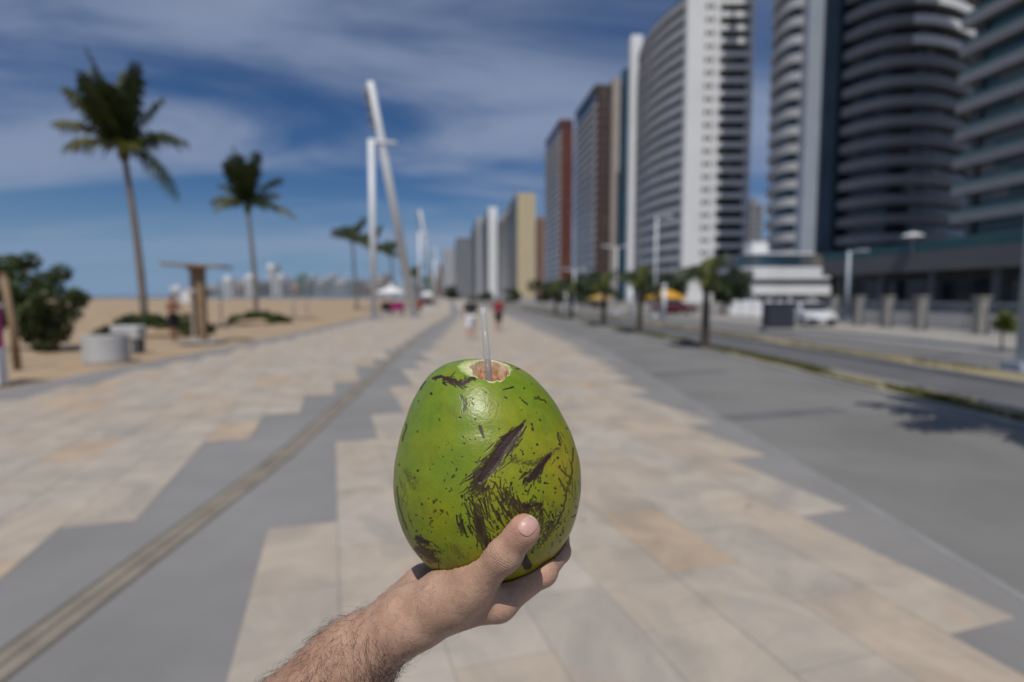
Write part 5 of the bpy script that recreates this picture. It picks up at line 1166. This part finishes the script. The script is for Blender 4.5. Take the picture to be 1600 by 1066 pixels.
    w2 = N(t, 'ShaderNodeMath', operation='SINE'); L(w1.outputs[0], w2.inputs[0]); w3 = N(t, 'ShaderNodeMath', operation='MULTIPLY'); L(w2.outputs[0], w3.inputs[0]); L(wa.outputs['Fac'], w3.inputs[1])
    s1 = N(t, 'ShaderNodeMath', operation='MULTIPLY_ADD'); L(vo.outputs['Distance'], s1.inputs[0]); s1.inputs[1].default_value = .5; L(n2.outputs['Fac'], s1.inputs[2])
    s2 = N(t, 'ShaderNodeMath', operation='MULTIPLY_ADD'); L(w3.outputs[0], s2.inputs[0]); s2.inputs[1].default_value = .55; L(s1.outputs[0], s2.inputs[2])
    bp = N(t, 'ShaderNodeBump'); bp.inputs['Strength'].default_value = .35; bp.inputs['Distance'].default_value = .0012; L(s2.outputs[0], bp.inputs['Height']); L(bp.outputs[0], b.inputs['Normal'])
    global ARM
    o = ARM = link('person', me, m, None, True); o.location = (0, 0, CAMZ); o.rotation_euler = (-PITCH, 0, 0)
    tag(o, 'bare hairy forearm and hand reaching from below, palm up under the coconut, thumb in front', 'person')
    bvh = BVHTree.FromPolygons([Vector(p) for p in V], [tuple(int(i) for i in q) for q in Q])
    # thumb nail laid on the skin
    def nail(cx, cy, L_, Wd, ang):
        nu, nv = 29, 33; vs = []
        for j in range(nv):
            for i in range(nu):
                s_ = (i / (nu - 1) - .5) * 2; tt = (j / (nv - 1) - .5) * 2
                k = (1 - abs(tt) ** 4 * 0.35 if tt < 0 else 1 - abs(tt) ** 3 * 0.42)
                x = s_ * Wd * k; y = tt * L_ * (1 - 0.16 * s_ * s_)
                px = cx + x * math.cos(ang) + y * math.sin(ang); py = cy + x * math.sin(ang) - y * math.cos(ang)
                dr = Vector(C3(px, py, 1.0)).normalized(); hit = bvh.ray_cast(Vector((0, 0, 0)), dr)
                if hit[0] is None: hit = (bvh.find_nearest(Vector(C3(px, py, .42)))[0],) * 2
                edge = max(abs(s_), abs(tt)); lift = (.0008 if edge < .97 else -.0006) - .0004 * s_ * s_
                vs.append(hit[0] - dr * lift)
        def part(name, j0, j1, m_):
            f = [(j * nu + i, j * nu + i + 1, (j + 1) * nu + i + 1, (j + 1) * nu + i) for j in range(j0, j1) for i in range(nu - 1)]
            used = sorted({k for q in f for k in q}); ix = {k: n for n, k in enumerate(used)}
            return MB().add([vs[k] for k in used], [tuple(ix[k] for k in q) for q in f]).build(name, m_, o, True)
        part('thumb_nail', 0, nv - 5, mat('nail_plate', (0.56, 0.335, 0.28), .38, .08, 200, spec=.4, sss=.15)); part('nail_tip', nv - 5, nv - 1, mat('nail_edge', (0.62, 0.50, 0.43), .4, .05, 200))
    nail(825.5, 821.5, 17.5, 14.0, R(43))
    # hair
    ax = (el - wr) / np.linalg.norm(el - wr); al = (V - wr) @ ax; rad = (V - wr) - al[:, None] * ax
    me.calc_loop_triangles(); nrm = np.array([v.normal[:] for v in me.vertices])
    und = nrm @ np.array((0.45, -0.25, -0.85))
    dens = np.clip((al + .012) / .04, 0, 1) * np.clip((.33 - al) / .05, 0, 1) * (0.35 + 0.65 * np.clip(und + .55, 0, 1.2))
    dens *= (0.35 + 1.0 * fbm(V[:, 0] * 45 + 30, V[:, 2] * 45 + 30, 71, 2) ** 2 * 2)
    dens += 0.05 * ((al > -.05) & (al < 0.0)) * (nrm[:, 1] < 0.2)
    dens[np.linalg.norm(V - (wr + el) / 2, axis=1) > .22] = 0
    dens /= dens.sum(); nh = 10500; ids = NR.choice(Vn, nh, p=dens)
    n_ = nrm[ids]; base = V[ids] + NR.normal(0, .0005, (nh, 3))
    tan = ax * 0.25 + np.array((0.3, -0.2, -0.75)) + NR.normal(0, .55, (nh, 3)); tan -= n_ * (tan * n_).sum(1)[:, None]; tan /= np.linalg.norm(tan, axis=1)[:, None]
    bt = np.cross(n_, tan); ln = NR.uniform(.008, .024, nh) * np.where(al[ids] < 0.01, .5, 1); cur = NR.normal(0, .9, nh); lift = NR.uniform(.18, .55, nh)
    S = 6; pts = []; p = base - n_ * .0006; ang = np.zeros(nh)
    for k in range(S):
        pts.append(p.copy()); tt = k / (S - 1); ang = cur * tt * 1.3
        dr = tan * np.cos(ang)[:, None] + bt * np.sin(ang)[:, None] + n_ * (lift * (1.5 - 2.0 * tt))[:, None]
        p = p + dr * (ln / S)[:, None]
    pts = np.array(pts)                                    # S, nh, 3
    rv = np.linspace(1, .3, S) * .000095
    vs = []; 
    for k in range(S):
        for q in range(3):
            an = q * 2.094; vs.append(pts[k] + (bt * math.cos(an) + n_ * math.sin(an)) * rv[k])
    vs = np.array(vs).reshape(S, 3, nh, 3).transpose(2, 0, 1, 3).reshape(-1, 3)
    hb = np.arange(nh)[:, None, None] * S * 3; kk = np.arange(S - 1)[None, :, None] * 3; qq = np.arange(3)[None, None, :]; q2 = (qq + 1) % 3
    Qh = np.stack([hb + kk + qq, hb + kk + q2, hb + kk + 3 + q2, hb + kk + 3 + qq], -1).reshape(-1, 4)
    hm = mat('body_hair', (0.022, 0.013, 0.009), .45, .3, 80, spec=.4)
    tag(link('arm_hair', np_mesh('arm_hair', vs, Qh), hm, o), 'fine dark curly hair along the forearm', kind='stuff')
arm()

def sleeve():                                              # short sleeve at the shoulder end of the arm, outside the picture
    el = Vector((-0.300, 0.405, -0.405)); sh = Vector((-0.40, 0.10, -0.33)); d = (sh - el).normalized()
    a = el.lerp(sh, 0.55); path = [a + d * .02, a, a + d * .05, sh, sh + d * .05, sh + d * .075]
    o = MB().tube(path, [.056, .066, .066, .070, .055, .01], 28).build('sleeve', mat('grey_shirt_cloth', (.10, .11, .12), .9, .1, 40, bump=.3, bscale=600), ARM, True)
sleeve()
